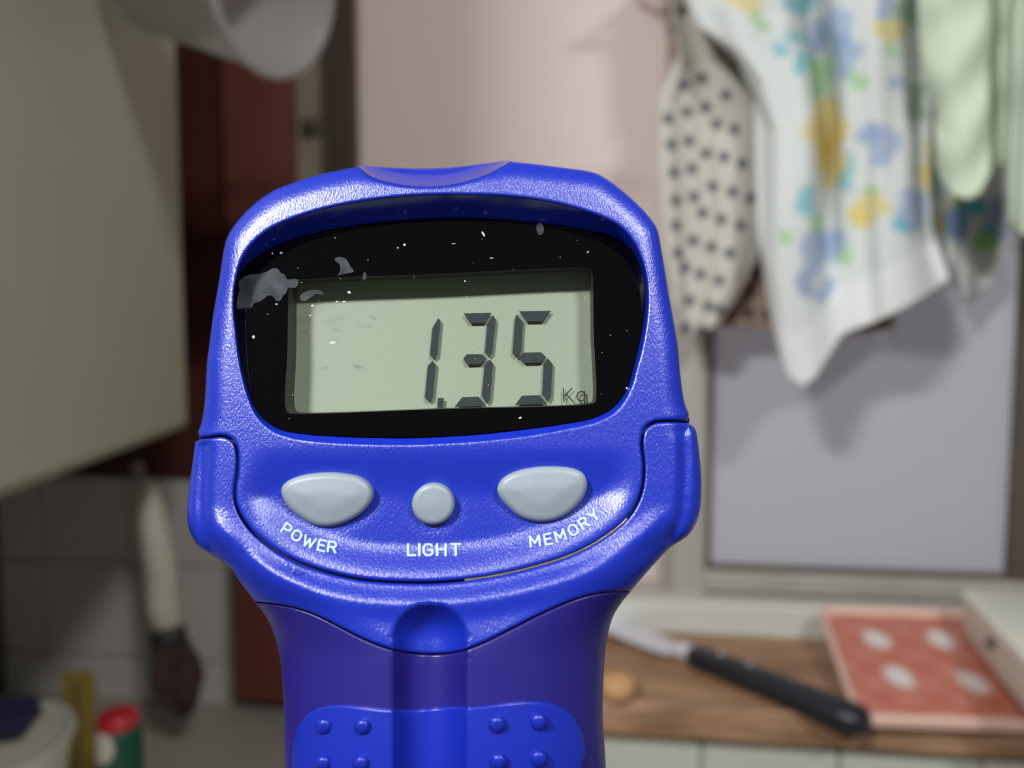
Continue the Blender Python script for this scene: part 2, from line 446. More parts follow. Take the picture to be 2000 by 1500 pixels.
# ------------------------------------------------------------------ hanging brush, lower left
M_hand = mat('off_white_handle', rgb(204, 196, 178), .45, noise=(20, .2))
M_fer = mat('dark_binding', rgb(52, 50, 52), .5, noise=(80, .5))
M_bris = mat('brown_bristle', rgb(112, 82, 72), .8, noise=(60, .8), stretch=(1, 1, .2), col2=rgb(44, 30, 28), bump=(300, .8, .002))
hp = at(310, 950, .70)
br = empty('hanging_brush', tuple(hp))
def rel(px, py, Y, O=hp): return tuple(at(px, py, Y) - O)
tube('handle', [rel(284, 936, .702), rel(288, 958, .70), rel(296, 1000, .70), rel(306, 1060, .69), rel(314, 1120, .69), rel(320, 1180, .685), rel(324, 1218, .685), rel(325, 1228, .685)],
     [.006, .0105, .0130, .0140, .0146, .0152, .0150, .012], M_hand, br, seg=20)
tube('ferrule', [rel(323, 1222, .685), rel(328, 1238, .684), rel(333, 1262, .683)], [.0148, .0160, .0165], M_fer, br, seg=20)
# bristle tuft made of many strands around a tapering core
Vb = []; Fb = []
c0 = Vector(rel(332, 1252, .683)); c1 = Vector(rel(366, 1396, .679)); ax = (c1 - c0)
fm = frame_from(ax)
for k in range(260):
    a = random.uniform(0, 2 * math.pi); rr = math.sqrt(random.random())
    def pos(t, rr=rr, a=a):
        rad = .014 + .0085 * math.sin(min(t, .62) / .62 * math.pi / 2) - max(0, t - .55) * .034
        return c0 + ax * t + fm @ Vector((math.cos(a) * rr * rad * 1.15, math.sin(a) * rr * rad, 0))
    te = 1 - .16 * rr * random.random()
    seq = [pos(te * q / 6) for q in range(7)]
    w = .0011; b0 = len(Vb)
    tang = fm @ Vector((-math.sin(a), math.cos(a), 0)); rad_ = fm @ Vector((math.cos(a), math.sin(a), 0))
    for i, p in enumerate(seq):
        ww = w * (1 - .4 * i / 6)
        Vb += [p + tang * ww, p + rad_ * ww, p - tang * ww]
    for i in range(6):
        for q in range(3):
            q2 = (q + 1) % 3
            Fb.append((b0 + i * 3 + q, b0 + i * 3 + q2, b0 + i * 3 + 3 + q2, b0 + i * 3 + 3 + q))
    Fb.append((b0 + 18, b0 + 19, b0 + 20))
o = mesh_obj('bristles', Vb, Fb, M_bris, br); o['kind'] = 'stuff'
tube('hanging_ring', [rel(284, 938, .703), rel(280, 930, .71), rel(276, 922, .72), rel(272, 916, .725), rel(268, 930, .725)], .0016, M_frame, br)
tag(br, 'white-handled brush with dark brown bristles hanging against the grey tiles', 'brush')
hkk = empty('wall_hook', tuple(at(270, 920, .80)))
O = np.array(hkk.location)
tube('peg', [tuple(at(270, 916, .815) - O), tuple(at(270, 917, .76) - O), tuple(at(270, 924, .722) - O), tuple(at(269, 908, .715) - O)], .0026, mat('pale_hook', rgb(190, 150, 136), .4, noise=(30, .3)), hkk)
lathe('hook_plate', [(0, 0), (.008, 0), (.0085, .002), (.006, .004), (0, .0045)], M_frame, hkk, origin=tuple(at(270, 914, .812) - O), axis=tuple(WN), seg=20)
tag(hkk, 'small pale hook on the dark brown board holding the brush', 'hook')

# ------------------------------------------------------------------ things on the counter, lower left
def on_counter(px, Y, py=1490): p = at(px, py, Y); return np.array([p[0], p[1], zc_counter])
# bottle with green body, white patch and red cap
bp_ = on_counter(234, .56)
bt = empty('squeeze_bottle', tuple(bp_))
Hc = at(231, 1388, .56)[2] - zc_counter
rb = 44 / F * .56
M_green = mat('dark_green_plastic', rgb(22, 84, 66), .35, noise=(12, .3))
def bottle_mat():
    h = N('green_label_bottle'); tc = h.n('ShaderNodeTexCoord'); sep = h.n('ShaderNodeSeparateXYZ')
    h.l(tc.outputs['Object'], sep.inputs[0])
    # round white patch printed on the left-front of the body
    vs_ = h.n('ShaderNodeVectorMath', operation='DISTANCE'); vs_.inputs[1].default_value = (-rb * .5, -rb * .85, Hc - .022)
    h.l(tc.outputs['Object'], vs_.inputs[0])
    mr = h.n('ShaderNodeMapRange'); mr.inputs['From Min'].default_value = .012; mr.inputs['From Max'].default_value = .0145
    h.l(vs_.outputs['Value'], mr.inputs['Value'])
    mx = h.n('ShaderNodeMix', data_type='RGBA'); mx.inputs[6].default_value = rgb(226, 216, 200); mx.inputs[7].default_value = rgb(20, 82, 64)
    h.l(mr.outputs[0], mx.inputs[0]); h.l(mx.outputs[2], h.b.inputs['Base Color'])
    h.b.inputs['Roughness'].default_value = .35
    return h.m
lathe('bottle_body', [(0, 0), (rb * .9, 0), (rb, .004), (rb, Hc - .030), (rb * .99, Hc - .021), (rb * .94, Hc - .015), (rb * .8, Hc - .011), (rb * .6, Hc - .0105), (0, Hc - .0105)], bottle_mat(), bt)
lathe('cap', [(0, Hc), (rb * .6, Hc - .0006), (rb * .8, Hc - .002), (rb * .86, Hc - .009), (rb * .86, Hc - .0112), (0, Hc - .0112)][::-1], mat('red_cap', rgb(214, 40, 58), .4, noise=(30, .2)), bt)
tag(bt, 'dark green bottle with a white patch and a red cap at the lower left', 'bottle')
# yellow sponge-cloth strip / spatula standing in the corner
yp = on_counter(160, .66)
ys = empty('yellow_spatula', tuple(yp))
yt = at(160, 1312, .66)[2] - zc_counter
M_y = mat('yellow_plastic', rgb(168, 140, 58), .5, noise=(30, .5), col2=rgb(120, 98, 40), stretch=(1, 1, .3))
w_ = 31 / F * .66
def slab(name, x0, x1, y0, y1, z0, z1, m, par, b=.002, taper=0):
    V = []
    for z, ins in ((z0, b), (z0 + b, 0), (z1 - b, 0), (z1, b)):
        t = taper * (z - z0) / (z1 - z0)
        X0, X1, Y0, Y1 = x0 + ins + t, x1 - ins - t, y0 + ins, y1 - ins
        c = min(b * 1.5, (X1 - X0) / 3, (Y1 - Y0) / 3)
        V += [(X0 + c, Y0, z), (X1 - c, Y0, z), (X1, Y0 + c, z), (X1, Y1 - c, z), (X1 - c, Y1, z), (X0 + c, Y1, z), (X0, Y1 - c, z), (X0, Y0 + c, z)]
    Fc = [tuple(range(8))[::-1], tuple(range(24, 32))]
    for r in range(3):
        for k in range(8):
            k2 = (k + 1) % 8
            Fc.append((r * 8 + k, r * 8 + k2, r * 8 + 8 + k2, r * 8 + 8 + k))
    return mesh_obj(name, V, Fc, m, par, smooth=False)
slab('blade', -w_, w_, -.004, .004, yt * .45, yt, M_y, ys, .0015)
slab('shaft', -w_ * .85, w_ * .85, -.005, .005, 0, yt * .46, M_y, ys, .0015)
slab('ridge', -w_ * .18, w_ * .18, -.0065, -.0035, .01, yt - .008, mat('olive_plastic', rgb(118, 98, 50), .5, noise=(30, .3)), ys, .001)
tag(ys, 'yellow plastic spatula standing upright behind the green bottle', 'spatula')
# white dish with dark pad on its rim
dp = on_counter(-50, .50)
dish = empty('white_tub', tuple(dp))
Mw = mat('white_plastic', rgb(206, 202, 186), .4, noise=(10, .2))
ztop = at(60, 1452, .50)[2] - zc_counter
Rd = .058
lathe('tub', [(0, .004), (.03, .004), (Rd * .8, ztop * .5), (Rd * .9, ztop - .004), (Rd, ztop - .003), (Rd * 1.03, ztop - .002), (Rd * 1.03, ztop - .003), (Rd * .85, ztop * .45), (.034, 0), (0, 0)], Mw, dish, seg=48)
lathe('lid', [(0, ztop + .001), (Rd * .6, ztop + .001), (Rd * .9, ztop - .0005), (Rd * .97, ztop - .001), (Rd * 1.01, ztop + .0015), (Rd * 1.07, ztop + .001), (Rd * 1.08, ztop - .002), (Rd * 1.03, ztop - .004)], Mw, dish, seg=48)
dish.location.z += 0
tag(dish, 'round white plastic tub with a lid at the bottom left corner', 'tub')
pdl = empty('dark_scouring_pad', (float(dp[0] - .004), float(dp[1] + .012), float(zc_counter + ztop + .0016)))
M_navy = mat('navy_pad', rgb(40, 36, 78), .85, noise=(60, .6), bump=(200, .6, .002))
slab('pad', -.05, .034, -.022, .022, .006, .014, M_navy, pdl, .003)
slab('backing', -.05, .034, -.022, .022, 0, .0065, mat('dark_foam', rgb(52, 48, 60), .9, noise=(90, .4)), pdl, .002)
pdl.rotation_euler = (0, 0, .25)
tag(pdl, 'dark navy scouring pad lying across the white tub', 'pad')

# ------------------------------------------------------------------ on the ledge: knife, tray, cream box, small cork
M_steel = mat('knife_steel', rgb(226, 226, 232), .45, metal=.35, noise=(14, .15))
M_blk = mat('black_handle', rgb(34, 34, 40), .4, noise=(40, .3))
k0 = zp(1352, 1293, zl_top + .003); k1 = zp(1692, 1432, zl_top + .003)
kb = zp(1120, 1186, zl_top + .003)
kn = empty('kitchen_knife', (float(k0[0]), float(k0[1]), zl_top))
ang = math.atan2(k1[1] - k0[1], k1[0] - k0[0]); kn.rotation_euler = (0, 0, ang)
Lh = float(np.linalg.norm(k1 - k0)); Lb = float(np.linalg.norm(k0 - kb))
# handle: rounded bar along +x with a slight belly
hs = []
for t, hw, hh in ((0, .0085, .007), (.02, .0098, .0085), (.3, .0105, .0090), (.6, .0112, .0094), (.88, .0122, .0098), (.97, .0112, .009), (1, .007, .006)):
    hs.append((t * Lh, hw * 1.18, hh * 1.1))
V = []; Fc = []; sg = 20
for (x, hw, hh) in hs:
    for k in range(sg):
        a = 2 * math.pi * k / sg
        V.append((x, hw * math.copysign(abs(math.cos(a)) ** .7, math.cos(a)), .0102 + hh * math.copysign(abs(math.sin(a)) ** .8, math.sin(a))))
for i in range(len(hs) - 1):
    for k in range(sg):
        k2 = (k + 1) % sg; Fc.append((i * sg + k, i * sg + k2, (i + 1) * sg + k2, (i + 1) * sg + k))
Fc += [tuple(range(sg))[::-1], tuple(range((len(hs) - 1) * sg, len(hs) * sg))]
hd = mesh_obj('handle', V, Fc, M_blk, kn)
for xx in (.028, .056):
    lathe('rivet', [(0, .0012), (.0022, .001), (.003, 0), (.003, -.003)], M_steel, hd, origin=(xx, .003, .0192), seg=16)
# collar and blade
V = []; Fc = []
for (x, hw, hh) in ((-.02, .0062, .0055), (-.012, .0085, .007), (.0, .0092, .008), (.004, .0090, .008)):
    for k in range(sg):
        a = 2 * math.pi * k / sg; V.append((x, hw * math.cos(a), .0100 + hh * math.sin(a)))
for i in range(3):
    for k in range(sg):
        k2 = (k + 1) % sg; Fc.append((i * sg + k, i * sg + k2, (i + 1) * sg + k2, (i + 1) * sg + k))
Fc += [tuple(range(sg))[::-1]]
mesh_obj('bolster', V, Fc, M_steel, kn)
V = []; Fc = []
for t in np.linspace(0, 1, 14):
    x = -.014 - t * (Lb - .014)
    top = .0115 - .002 * t; edge = -(.0165 + .004 * math.sin(min(t * 4, 1) * math.pi / 2)) * (1 - max(0, t - .7) / .3 * .95)
    V += [(x, top, .0105), (x, top, .0085), (x, edge, .0092 if t < 1 else .0095)]
for i in range(13):
    for k in range(3):
        k2 = (k + 1) % 3; Fc.append((i * 3 + k, i * 3 + k2, i * 3 + 3 + k2, i * 3 + 3 + k))
Fc += [(0, 2, 1), (39, 40, 41)]
mesh_obj('blade', V, Fc, M_steel, kn, smooth=False)
tag(kn, 'kitchen knife with a black handle and pale steel blade lying on the wooden ledge', 'knife')

# tray
ZB, ZF = 1.0885, zl_top + .0078
cr = [zp(1596, 1186, ZB), zp(2150, 1206, ZB), zp(2360, 1430, ZF), zp(1672, 1406, ZF)]
cr = [np.array([c[0], c[1]]) for c in cr]
tray = empty('square_tray', (float(cr[3][0]), float(cr[3][1]), zl_top))
def quadpt(u, v):   # u along left->right, v back->front
    return (cr[0] * (1 - u) + cr[1] * u) * (1 - v) + (cr[3] * (1 - u) + cr[2] * u) * v
nU, nV = 90, 70
ZSH = lambda v: (1 - v) * (ZB - ZF)
V = []; C = []; Fc = []
side = float(np.linalg.norm(cr[1] - cr[0])); dep = float(np.linalg.norm(cr[3] - cr[0]))
red = np.array(rgb(190, 104, 82)); red2 = np.array(rgb(208, 144, 126)); pale = np.array(rgb(222, 214, 206)); rimc = np.array(rgb(222, 184, 166))
rad = .016
spots = [(1712, 1250), (1838, 1252), (1756, 1318), (1900, 1330), (1965, 1258), (2050, 1330), (2090, 1256)]
spw = [zp(a, b, zl_top + .008 + .026 * (1410 - b) / 220)[:2] for a, b in spots]
def rr_sd(u, v):
    x = abs((u - .5) * side) - (side / 2 - rad); y = abs((v - .5) * dep) - (dep / 2 - rad)
    return math.hypot(max(x, 0), max(y, 0)) + min(max(x, y), 0) - rad
for j in range(nV + 1):
    for i in range(nU + 1):
        # squash the grid so its border follows a rounded rectangle
        u = i / nU; v = j / nV
        x = (u - .5) * side; y = (v - .5) * dep
        s = rr_sd(u, v)
        if s > 0:
            cx = math.copysign(side / 2 - rad, x); cy = math.copysign(dep / 2 - rad, y)
            dx, dy = x - cx, y - cy; l = math.hypot(dx, dy); x, y = cx + dx / l * rad, cy + dy / l * rad
            s = 0
        u2, v2 = x / side + .5, y / dep + .5
        p = quadpt(u2, v2)
        e = -s
        z = .011 if e < .004 else .011 - .005 * min(1, (e - .004) / .003)
        if e < .001: z = .009
        V.append((p[0] - cr[3][0], p[1] - cr[3][1], z + ZSH(v2)))
        if e < .0075: c = rimc
        else:
            gx = math.sin(u2 * side / .021 * math.pi + .6) * math.sin(v2 * dep / .019 * math.pi)
            c = red * (1 - .5 * (gx + 1) / 2) + red2 * (.5 * (gx + 1) / 2)
            dmin = min(math.hypot((p[0] - q[0]), (p[1] - q[1]) * .8) for q in spw)
            k = max(0, min(1, (.0140 - dmin) / .007))
            c = c * (1 - k) + pale * k
        C.append(c)
for j in range(nV):
    for i in range(nU):
        a = j * (nU + 1) + i; Fc.append((a, a + nU + 1, a + nU + 2, a + 1))
bd = [i for i in range(nU + 1)] + [j * (nU + 1) + nU for j in range(1, nV + 1)] + [nV * (nU + 1) + i for i in range(nU - 1, -1, -1)] + [j * (nU + 1) for j in range(nV - 1, 0, -1)]
b0 = len(V)
for q in bd: V.append((V[q][0], V[q][1], V[q][2] - .006)); C.append(rimc)
for k in range(len(bd)):
    k2 = (k + 1) % len(bd); Fc.append((bd[k], bd[k2], b0 + k2, b0 + k))
Fc.append(tuple(range(b0, b0 + len(bd))))
o = mesh_obj('tray_base', V, Fc, vcol_mat('tray_print', .4), tray, smooth=False); set_vcol(o, C)
tag(tray, 'square orange-red tray with pale spots and a pale rounded rim on the ledge', 'tray')

# cream box on the tray
zb0 = zl_top + .031
ztb = zl_top + .072
q0 = zp(1874, 1146, ztb); q1 = zp(2058, 1344, ztb)
cbx = empty('cream_box', (float(q0[0]), float(q0[1]), zb0))
d1 = (q1 - q0)[:2]; ln = np.linalg.norm(d1); d1 = d1 / ln; e1 = np.array([-d1[1], d1[0]])
if e1[0] < 0: e1 = -e1
M_cream = mat('cream_plastic', rgb(232, 230, 212), .45, noise=(8, .15))
def rbox(name, s0, s1, t0, t1, z0, z1, r, m, par, seg=6, br=.003):
    V = []; Fc = []
    lay = [(z0, br), (z0 + br * .3, br * .3), (z0 + br, 0), (z1 - br, 0), (z1 - br * .3, br * .3), (z1, br)]
    for z, ins in lay:
        for (cs, ct, a0) in ((s1 - r, t1 - r, 0), (s0 + r, t1 - r, 90), (s0 + r, t0 + r, 180), (s1 - r, t0 + r, 270)):
            for k in range(seg + 1):
                a = math.radians(a0 + 90 * k / seg)
                s = cs + (r - ins) * math.cos(a); t = ct + (r - ins) * math.sin(a)
                p = d1 * s + e1 * t; V.append((p[0], p[1], z))
    n = 4 * (seg + 1)
    for q in range(len(lay) - 1):
        for k in range(n):
            k2 = (k + 1) % n; Fc.append((q * n + k, q * n + k2, (q + 1) * n + k2, (q + 1) * n + k))
    Fc += [tuple(range(n))[::-1], tuple(range((len(lay) - 1) * n, len(lay) * n))]
    return mesh_obj(name, V, Fc, m, par)
hb = ztb - zb0
rbox('container', .002, ln * 1.0 - .002, .002, .098, 0, hb - .012, .01, mat('cream_body', rgb(214, 206, 190), .45, noise=(8, .2)), cbx)
rbox('lid', 0, ln * 1.0, 0, .10, hb - .013, hb, .011, M_cream, cbx)
pc = zp(1951, 1268, ztb - .016) - np.array(cbx.location)
lathe('clip', [(0, .003), (.003, .0028), (.0045, 0), (.0045, -.002)], M_bead, cbx, origin=tuple(np.array([*(d1 * ln * .42 - e1 * .0005), hb - .018])), axis=(-e1[0], -e1[1], 0), seg=16)
tag(cbx, 'cream plastic box with a lid standing on the orange-red tray', 'box')

# small round cork lump
ck = zp(1206, 1362, zl_top)
cork = empty('cork_stopper', (float(ck[0]), float(ck[1]), zl_top))
lathe('stopper', [(0, 0), (.010, 0), (.0135, .003), (.0155, .008), (.015, .0135), (.012, .0175), (.006, .019), (0, .0192)], mat('tan_cork', rgb(206, 158, 108), .8, noise=(60, .4), bump=(150, .4, .001)), cork, seg=28)
lathe('rim', [(.0108, -.0), (.0138, .0005), (.0148, .003), (.0138, .0036)], mat('cork_foot_shade', rgb(150, 104, 70), .8, noise=(60, .4)), cork, seg=28)  # darker band round the foot paints in the cork's shadow
tag(cork, 'small tan round cork on the ledge just right of the blue handle', 'cork')

# ------------------------------------------------------------------ towels
rodC = .128
ra0, rb0 = wp(1230, -150, rodC); ra1 = .62
rod = empty('towel_rail', tuple(wpt(ra0, rb0, rodC)))
L = np.array(rod.location)
tube('rod', [wpt(ra0, rb0, rodC) - L, wpt(ra1, rb0, rodC) - L], .005, M_frame, rod)
for aa in (ra0 + .012, ra1 - .012):
    tube('bracket', [wpt(aa, rb0 + .0, -.002) - L, wpt(aa, rb0, rodC) - L], .004, M_frame, rod)
tag(rod, 'outer metal rail above the picture carrying the printed towel', 'rail')

def interp(pts, t):
    pts = np.array(pts, float); s = np.linspace(0, 1, len(pts)) if pts.shape[1] == 2 else pts[:, 2]
    return np.array([np.interp(t, s, pts[:, 0]), np.interp(t, s, pts[:, 1])])

def cloth(name, top, bottom, C0, nU, nV, matl, fold, shift=None, colour=None, thick=.0012, label=None, cat='towel', group=None, gather=None):
    """top / bottom: pixel polylines (x, y[, u]); columns run from top to bottom. fold(u, v) -> depth offset towards camera (m)"""
    V = []; PX = np.zeros((nU + 1, nV + 1, 2))
    for i in range(nU + 1):
        u = i / nU; T = interp(top, u); B = interp(bottom, u)
        for j in range(nV + 1):
            v = j / nV
            p = T * (1 - v) + B * v
            if shift: p = p + np.array(shift(u, v))
            PX[i, j] = p
            C = C0 + fold(u, v)
            a, b = wp(p[0], p[1], C)
            V.append(wpt(a, b, C))
    Fc = []
    for i in range(nU):
        for j in range(nV):
            a = i * (nV + 1) + j; Fc.append((a, a + 1, a + nV + 2, a + nV + 1))
    c = np.mean(np.array(V), axis=0)
    o = mesh_obj(name, np.array(V) - c, Fc, matl)
    o.location = tuple(c)
    if colour is not None:
        cols = [colour(PX[i, j][0], PX[i, j][1], i / nU, j / nV) for i in range(nU + 1) for j in range(nV + 1)]
        set_vcol(o, cols)
    sd = o.modifiers.new('thickness', 'SOLIDIFY'); sd.thickness = thick; sd.offset = -1
    tag(o, label, cat, group)
    return o
r2 = empty('towel_rail', tuple(wpt(ra0, rb0 - .004, .085)))
L = np.array(r2.location)
tube('rod', [wpt(ra0 + .03, rb0 - .004, .085) - L, wpt(ra1 - .03, rb0 - .004, .085) - L], .004, M_frame, r2)
for aa in (ra0 + .034, ra1 - .034): tube('bracket', [wpt(aa, rb0 - .004, -.002) - L, wpt(aa, rb0 - .004, .082) - L], .003, M_frame, r2)
tag(r2, 'inner metal rail above the picture carrying the dotted cloths', 'rail')
M_terry = vcol_mat('terry_print', .95, bump=(700, .5, .0015), transl=.18)
M_cot = vcol_mat('cotton_print', .9, bump=(900, .25, .0006), transl=.15)

# patterned towel -------------------------------------------------
white = np.array(rgb(232, 234, 230)); white2 = np.array(rgb(243, 243, 240))
YEL = np.array(rgb(238, 214, 104)); BLU = np.array(rgb(150, 176, 214)); TEA = np.array(rgb(96, 196, 206)); GRN = np.array(rgb(160, 216, 140)); DBL = np.array(rgb(130, 158, 196)); DGR = np.array(rgb(110, 160, 120))
blobs = [(1455, 2, 34, 22, YEL), (1482, 34, 16, 26, GRN), (1522, 92, 14, 14, TEA), (1556, 78, 20, 16, TEA), (1568, 122, 18, 22, TEA), (1560, 8, 28, 16, TEA),
         (1640, 55, 26, 52, BLU), (1600, 70, 20, 30, DBL), (1730, 10, 20, 30, BLU), (1735, 62, 26, 26, YEL), (1741, 95, 18, 14, GRN), (1600, 150, 24, 44, GRN), (1672, 160, 20, 24, GRN), (1780, 25, 30, 36, DGR), (1655, 105, 26, 52, BLU),
         (1612, 250, 42, 58, YEL), (1625, 315, 26, 60, YEL), (1700, 258, 24, 18, BLU), (1728, 285, 36, 38, BLU), (1755, 165, 20, 16, BLU), (1655, 340, 14, 36, TEA),
         (1575, 392, 20, 40, TEA), (1595, 440, 18, 22, GRN), (1700, 405, 42, 26, YEL), (1674, 425, 20, 20, YEL), (1700, 378, 24, 12, GRN), (1530, 462, 15, 18, GRN), (1655, 494, 18, 18, GRN),
         (1590, 500, 26, 46, BLU), (1625, 480, 24, 40, BLU), (1572, 560, 14, 34, DBL), (1612, 570, 24, 22, BLU), (1780, 410, 34, 40, BLU), (1790, 200, 18, 40, DGR), (1812, 330, 14, 52, YEL), (1520, 40, 24, 14, white2), (1765, 440, 18, 18, TEA)]
def terry_col(x, y, u, v):
    wx = 6 * math.sin(y * .09 + x * .05) + 4 * math.sin(x * .17); wy = 6 * math.sin(x * .08 - y * .04) + 4 * math.cos(y * .15)
    c = white.copy()
    for (bx, by, rx, ry, col) in blobs:
        d = math.hypot((x + wx - bx) / rx, (y + wy - by) / ry)
        k = max(0, min(1, (1.12 - d) / .3))
        c = c * (1 - k * .66) + col * k * .66
    # plain white woven hem
    if v > .885: c = white2
    return c
def sm(a, b, x):
    t = np.clip((x - a) / (b - a), 0, 1); return t * t * (3 - 2 * t)
def fold1(u, v):
    f = .020 * math.exp(-((u - .22) / .16) ** 2) - .055 * math.exp(-((u - .47 + .1 * v) / .045) ** 2) * (1 - sm(.55, .95, v))
    f += .014 * math.exp(-((u - .72) / .13) ** 2) - .04 * math.exp(-((u - .97) / .07) ** 2) * (1 - v * .6)
    f += .0012 * math.sin(u * 34 + v * 5) + .004 * math.sin(v * 9 + u * 8)
    return f
top1 = [(1318, -165, 0), (1420, -165, .2), (1545, -165, .42), (1600, -165, .5), (1700, -165, .75), (1815, -165, 1)]
bot1 = [(1500, 596, 0), (1520, 680, .08), (1540, 735, .14), (1566, 755, .20), (1592, 738, .27), (1622, 690, .34), (1645, 652, .40), (1700, 632, .55), (1770, 600, .76), (1825, 566, .92), (1853, 545, 1)]
def sh1(u, v):
    w = (1 - u) ** 2.5
    # left edge: leans inwards quickly below y = 160, then falls straight
    px = np.interp(v, [0, .21, .28, .36, .47, .62, .8, 1], [0, 0, 6, 60, 78, 50, 18, 0]) - np.interp(v, [0, .2, .3, .36, 1], [0, 15, 10, 8, 0])
    r = u ** 3 * np.interp(v, [0, .4, .7, .86, 1], [0, -15, -30, -32, 0])
    return (px * w + r, 0)
cloth('patterned_towel', top1, bot1, rodC + .010, 110, 190, M_terry, lambda u, v: fold1(u, v) * sm(.02, .2, v), sh1, terry_col, .0022,
      'white towel with yellow, blue and green print, its corner pointing down', group=None)
# second corner of a printed towel, behind the green one
def col2(x, y, u, v):
    c = terry_col(x - 170, y - 15, u, v * .8)
    for (bx, by, rx, ry, col) in ((1870, 435, 26, 40, BLU), (1920, 470, 22, 22, GRN), (1900, 405, 30, 16, TEA)):
        d = math.hypot((x - bx) / rx, (y - by) / ry); k = max(0, min(1, (1.1 - d) / .3)); c = c * (1 - k) + col * k
    return c
cloth('patterned_towel', [(1800, -165), (1880, -165), (1960, -165)], [(1815, 470, 0), (1850, 500, .3), (1882, 575, .55), (1897, 592, .65), (1925, 565, .8), (1965, 500, 1)], .070, 60, 110, M_terry,
      lambda u, v: .008 * math.sin(u * 14) - .004 * v, None, col2, .0022,
      'printed towel mostly hidden behind the pale green cloth, small corner hanging below', group=None)
# pale green cloth
gcol = np.array(rgb(222, 234, 210)); gcol2 = np.array(rgb(208, 222, 192))
def gc(x, y, u, v):
    k = .5 + .5 * math.sin(y * .05 + math.sin(x * .05) * 2); return gcol * (1 - .4 * k) + gcol2 * .4 * k
cloth('green_cloth', [(1826, -165), (1880, -165), (1975, -165)], [(1826, 318, 0), (1838, 352, .12), (1862, 380, .3), (1890, 388, .5), (1912, 378, .65), (1936, 340, .82), (1960, 318, 1)], .160, 60, 110, M_terry,
      lambda u, v: .016 * math.sin(u * 3.1) - .022 * math.exp(-((u - .93) / .09) ** 2) + .003 * math.sin(v * 22 + u * 6), lambda u, v: ((1 - u) * -34 * math.sin(min(v / .8, 1) * math.pi) ** 1.0 * (v > 0), 0), gc, .002,
      'pale green cloth with a rounded lower end hanging at the upper right', cat='cloth')
cloth('green_cloth', [(1982, -165), (2060, -165), (2150, -165)], [(1966, 395, 0), (1972, 428, .12), (1986, 450, .25), (2004, 462, .45), (2050, 468, .7), (2140, 470, 1)], .176, 50, 110, M_terry,
      lambda u, v: .014 * math.exp(-((u - .12) / .12) ** 2) + .004 * math.sin(v * 16), None, gc, .003,
      'pale green cloth at the right edge of the picture, cut off by it', cat='cloth')
# dotted cotton cloth --------------------------------------------
dots = [(1372, 153), (1336, 167), (1418, 186), (1378, 210), (1342, 219), (1305, 232), (1400, 243), (1434, 253), (1346, 275), (1311, 283), (1414, 307), (1450, 320), (1380, 300), (1317, 337), (1351, 330), (1392, 364), (1430, 375), (1466, 388), (1320, 392), (1355, 385), (1372, 416), (1409, 429), (1446, 441), (1320, 441), (1354, 470), (1389, 483), (1425, 495), (1324, 495), (1338, 523), (1368, 536), (1405, 548), (1347, 587), (1383, 598), (1340, 640), (1371, 645), (1334, 20), (1300, 560), (1312, 610), (1405, 605)]
dots += [(1270, 300), (1275, 360), (1274, 420), (1280, 480)]
cream = np.array(rgb(214, 208, 196)); navy = np.array(rgb(60, 72, 88))
def dotcol(x, y, u, v):
    d = min(math.hypot(x - a, y - b) for a, b in dots)
    k = max(0, min(1, (12.5 - d) / 4)); return cream * (1 - k) + navy * k
cloth('dotted_cloth', [(1296, -165), (1340, -165), (1395, -165)], [(1322, 636, 0), (1340, 652, .25), (1368, 648, .5), (1398, 638, .8), (1408, 628, 1)], .097, 96, 250, M_cot,
      lambda u, v: .005 * math.sin(u * 9 + v * 2) + .006 * math.exp(-((u - .1) / .1) ** 2) - .006 * math.exp(-((u - .45) / .06) ** 2),
      lambda u, v: ((1 - u) * np.interp(v, [0, .24, .34, .45, .6, .8, .93, 1], [-8, 8, 20, -24, -28, -20, -8, 0]) + u * np.interp(v, [0, .25, .33, .42, .5, .62, .75, .85, .93, 1], [0, -20, 10, 60, 92, 94, 92, 70, 36, 0]), 0),
      dotcol, .001, 'cream cotton cloth with rows of small navy dots left of the printed towel', cat='cloth')
brn = np.array(rgb(168, 142, 126)); blk = np.array(rgb(50, 48, 50))
def brcol(x, y, u, v):
    gx = (x + y * .12) % 37 - 18.5; gy = (y - x * .05 - 14) % 42 - 21
    k = max(0, min(1, (12 - math.hypot(gx, gy)) / 4)); return brn * (1 - k) + blk * k
cloth('brown_dotted_cloth', [(1288, -165), (1500, -165), (1760, -165)], [(1392, 636), (1480, 642), (1600, 650), (1700, 650), (1748, 640)], .066, 150, 240, M_cot,
      lambda u, v: .004 * math.sin(u * 16), lambda u, v: ((1 - u) * np.interp(v, [0, .36, .42, .6, 1], [0, -16, 40, 20, 0]), 0), brcol, .001,
      'brown cloth with black dots hanging behind the cream dotted cloth', cat='cloth')

# ================================================================== THE HAND-HELD DIGITAL SCALE
D0 = 0.100                       # distance of the scale's front face
S = D0 / F                       # metres per pixel at that distance
scale = empty('digital_fish_scale', tuple(CAM + FWD * D0), (math.pi / 2 - PITCH, 0, 0))
tag(scale, 'blue hand-held digital scale with a display reading 1.35 Kg and three grey buttons', 'scale')
# local axes: x right, y up, z towards the camera; centre = picture centre at distance D0
def P(x, y, h):
    """pixel + height (pixel units, towards the camera) -> local coordinates"""
    x = np.asarray(x, float); y = np.asarray(y, float); h = np.asarray(h, float)
    k = (D0 - h * S) / F
    return np.stack([(x - 1000) * k, -(y - 750) * k, h * S], -1)

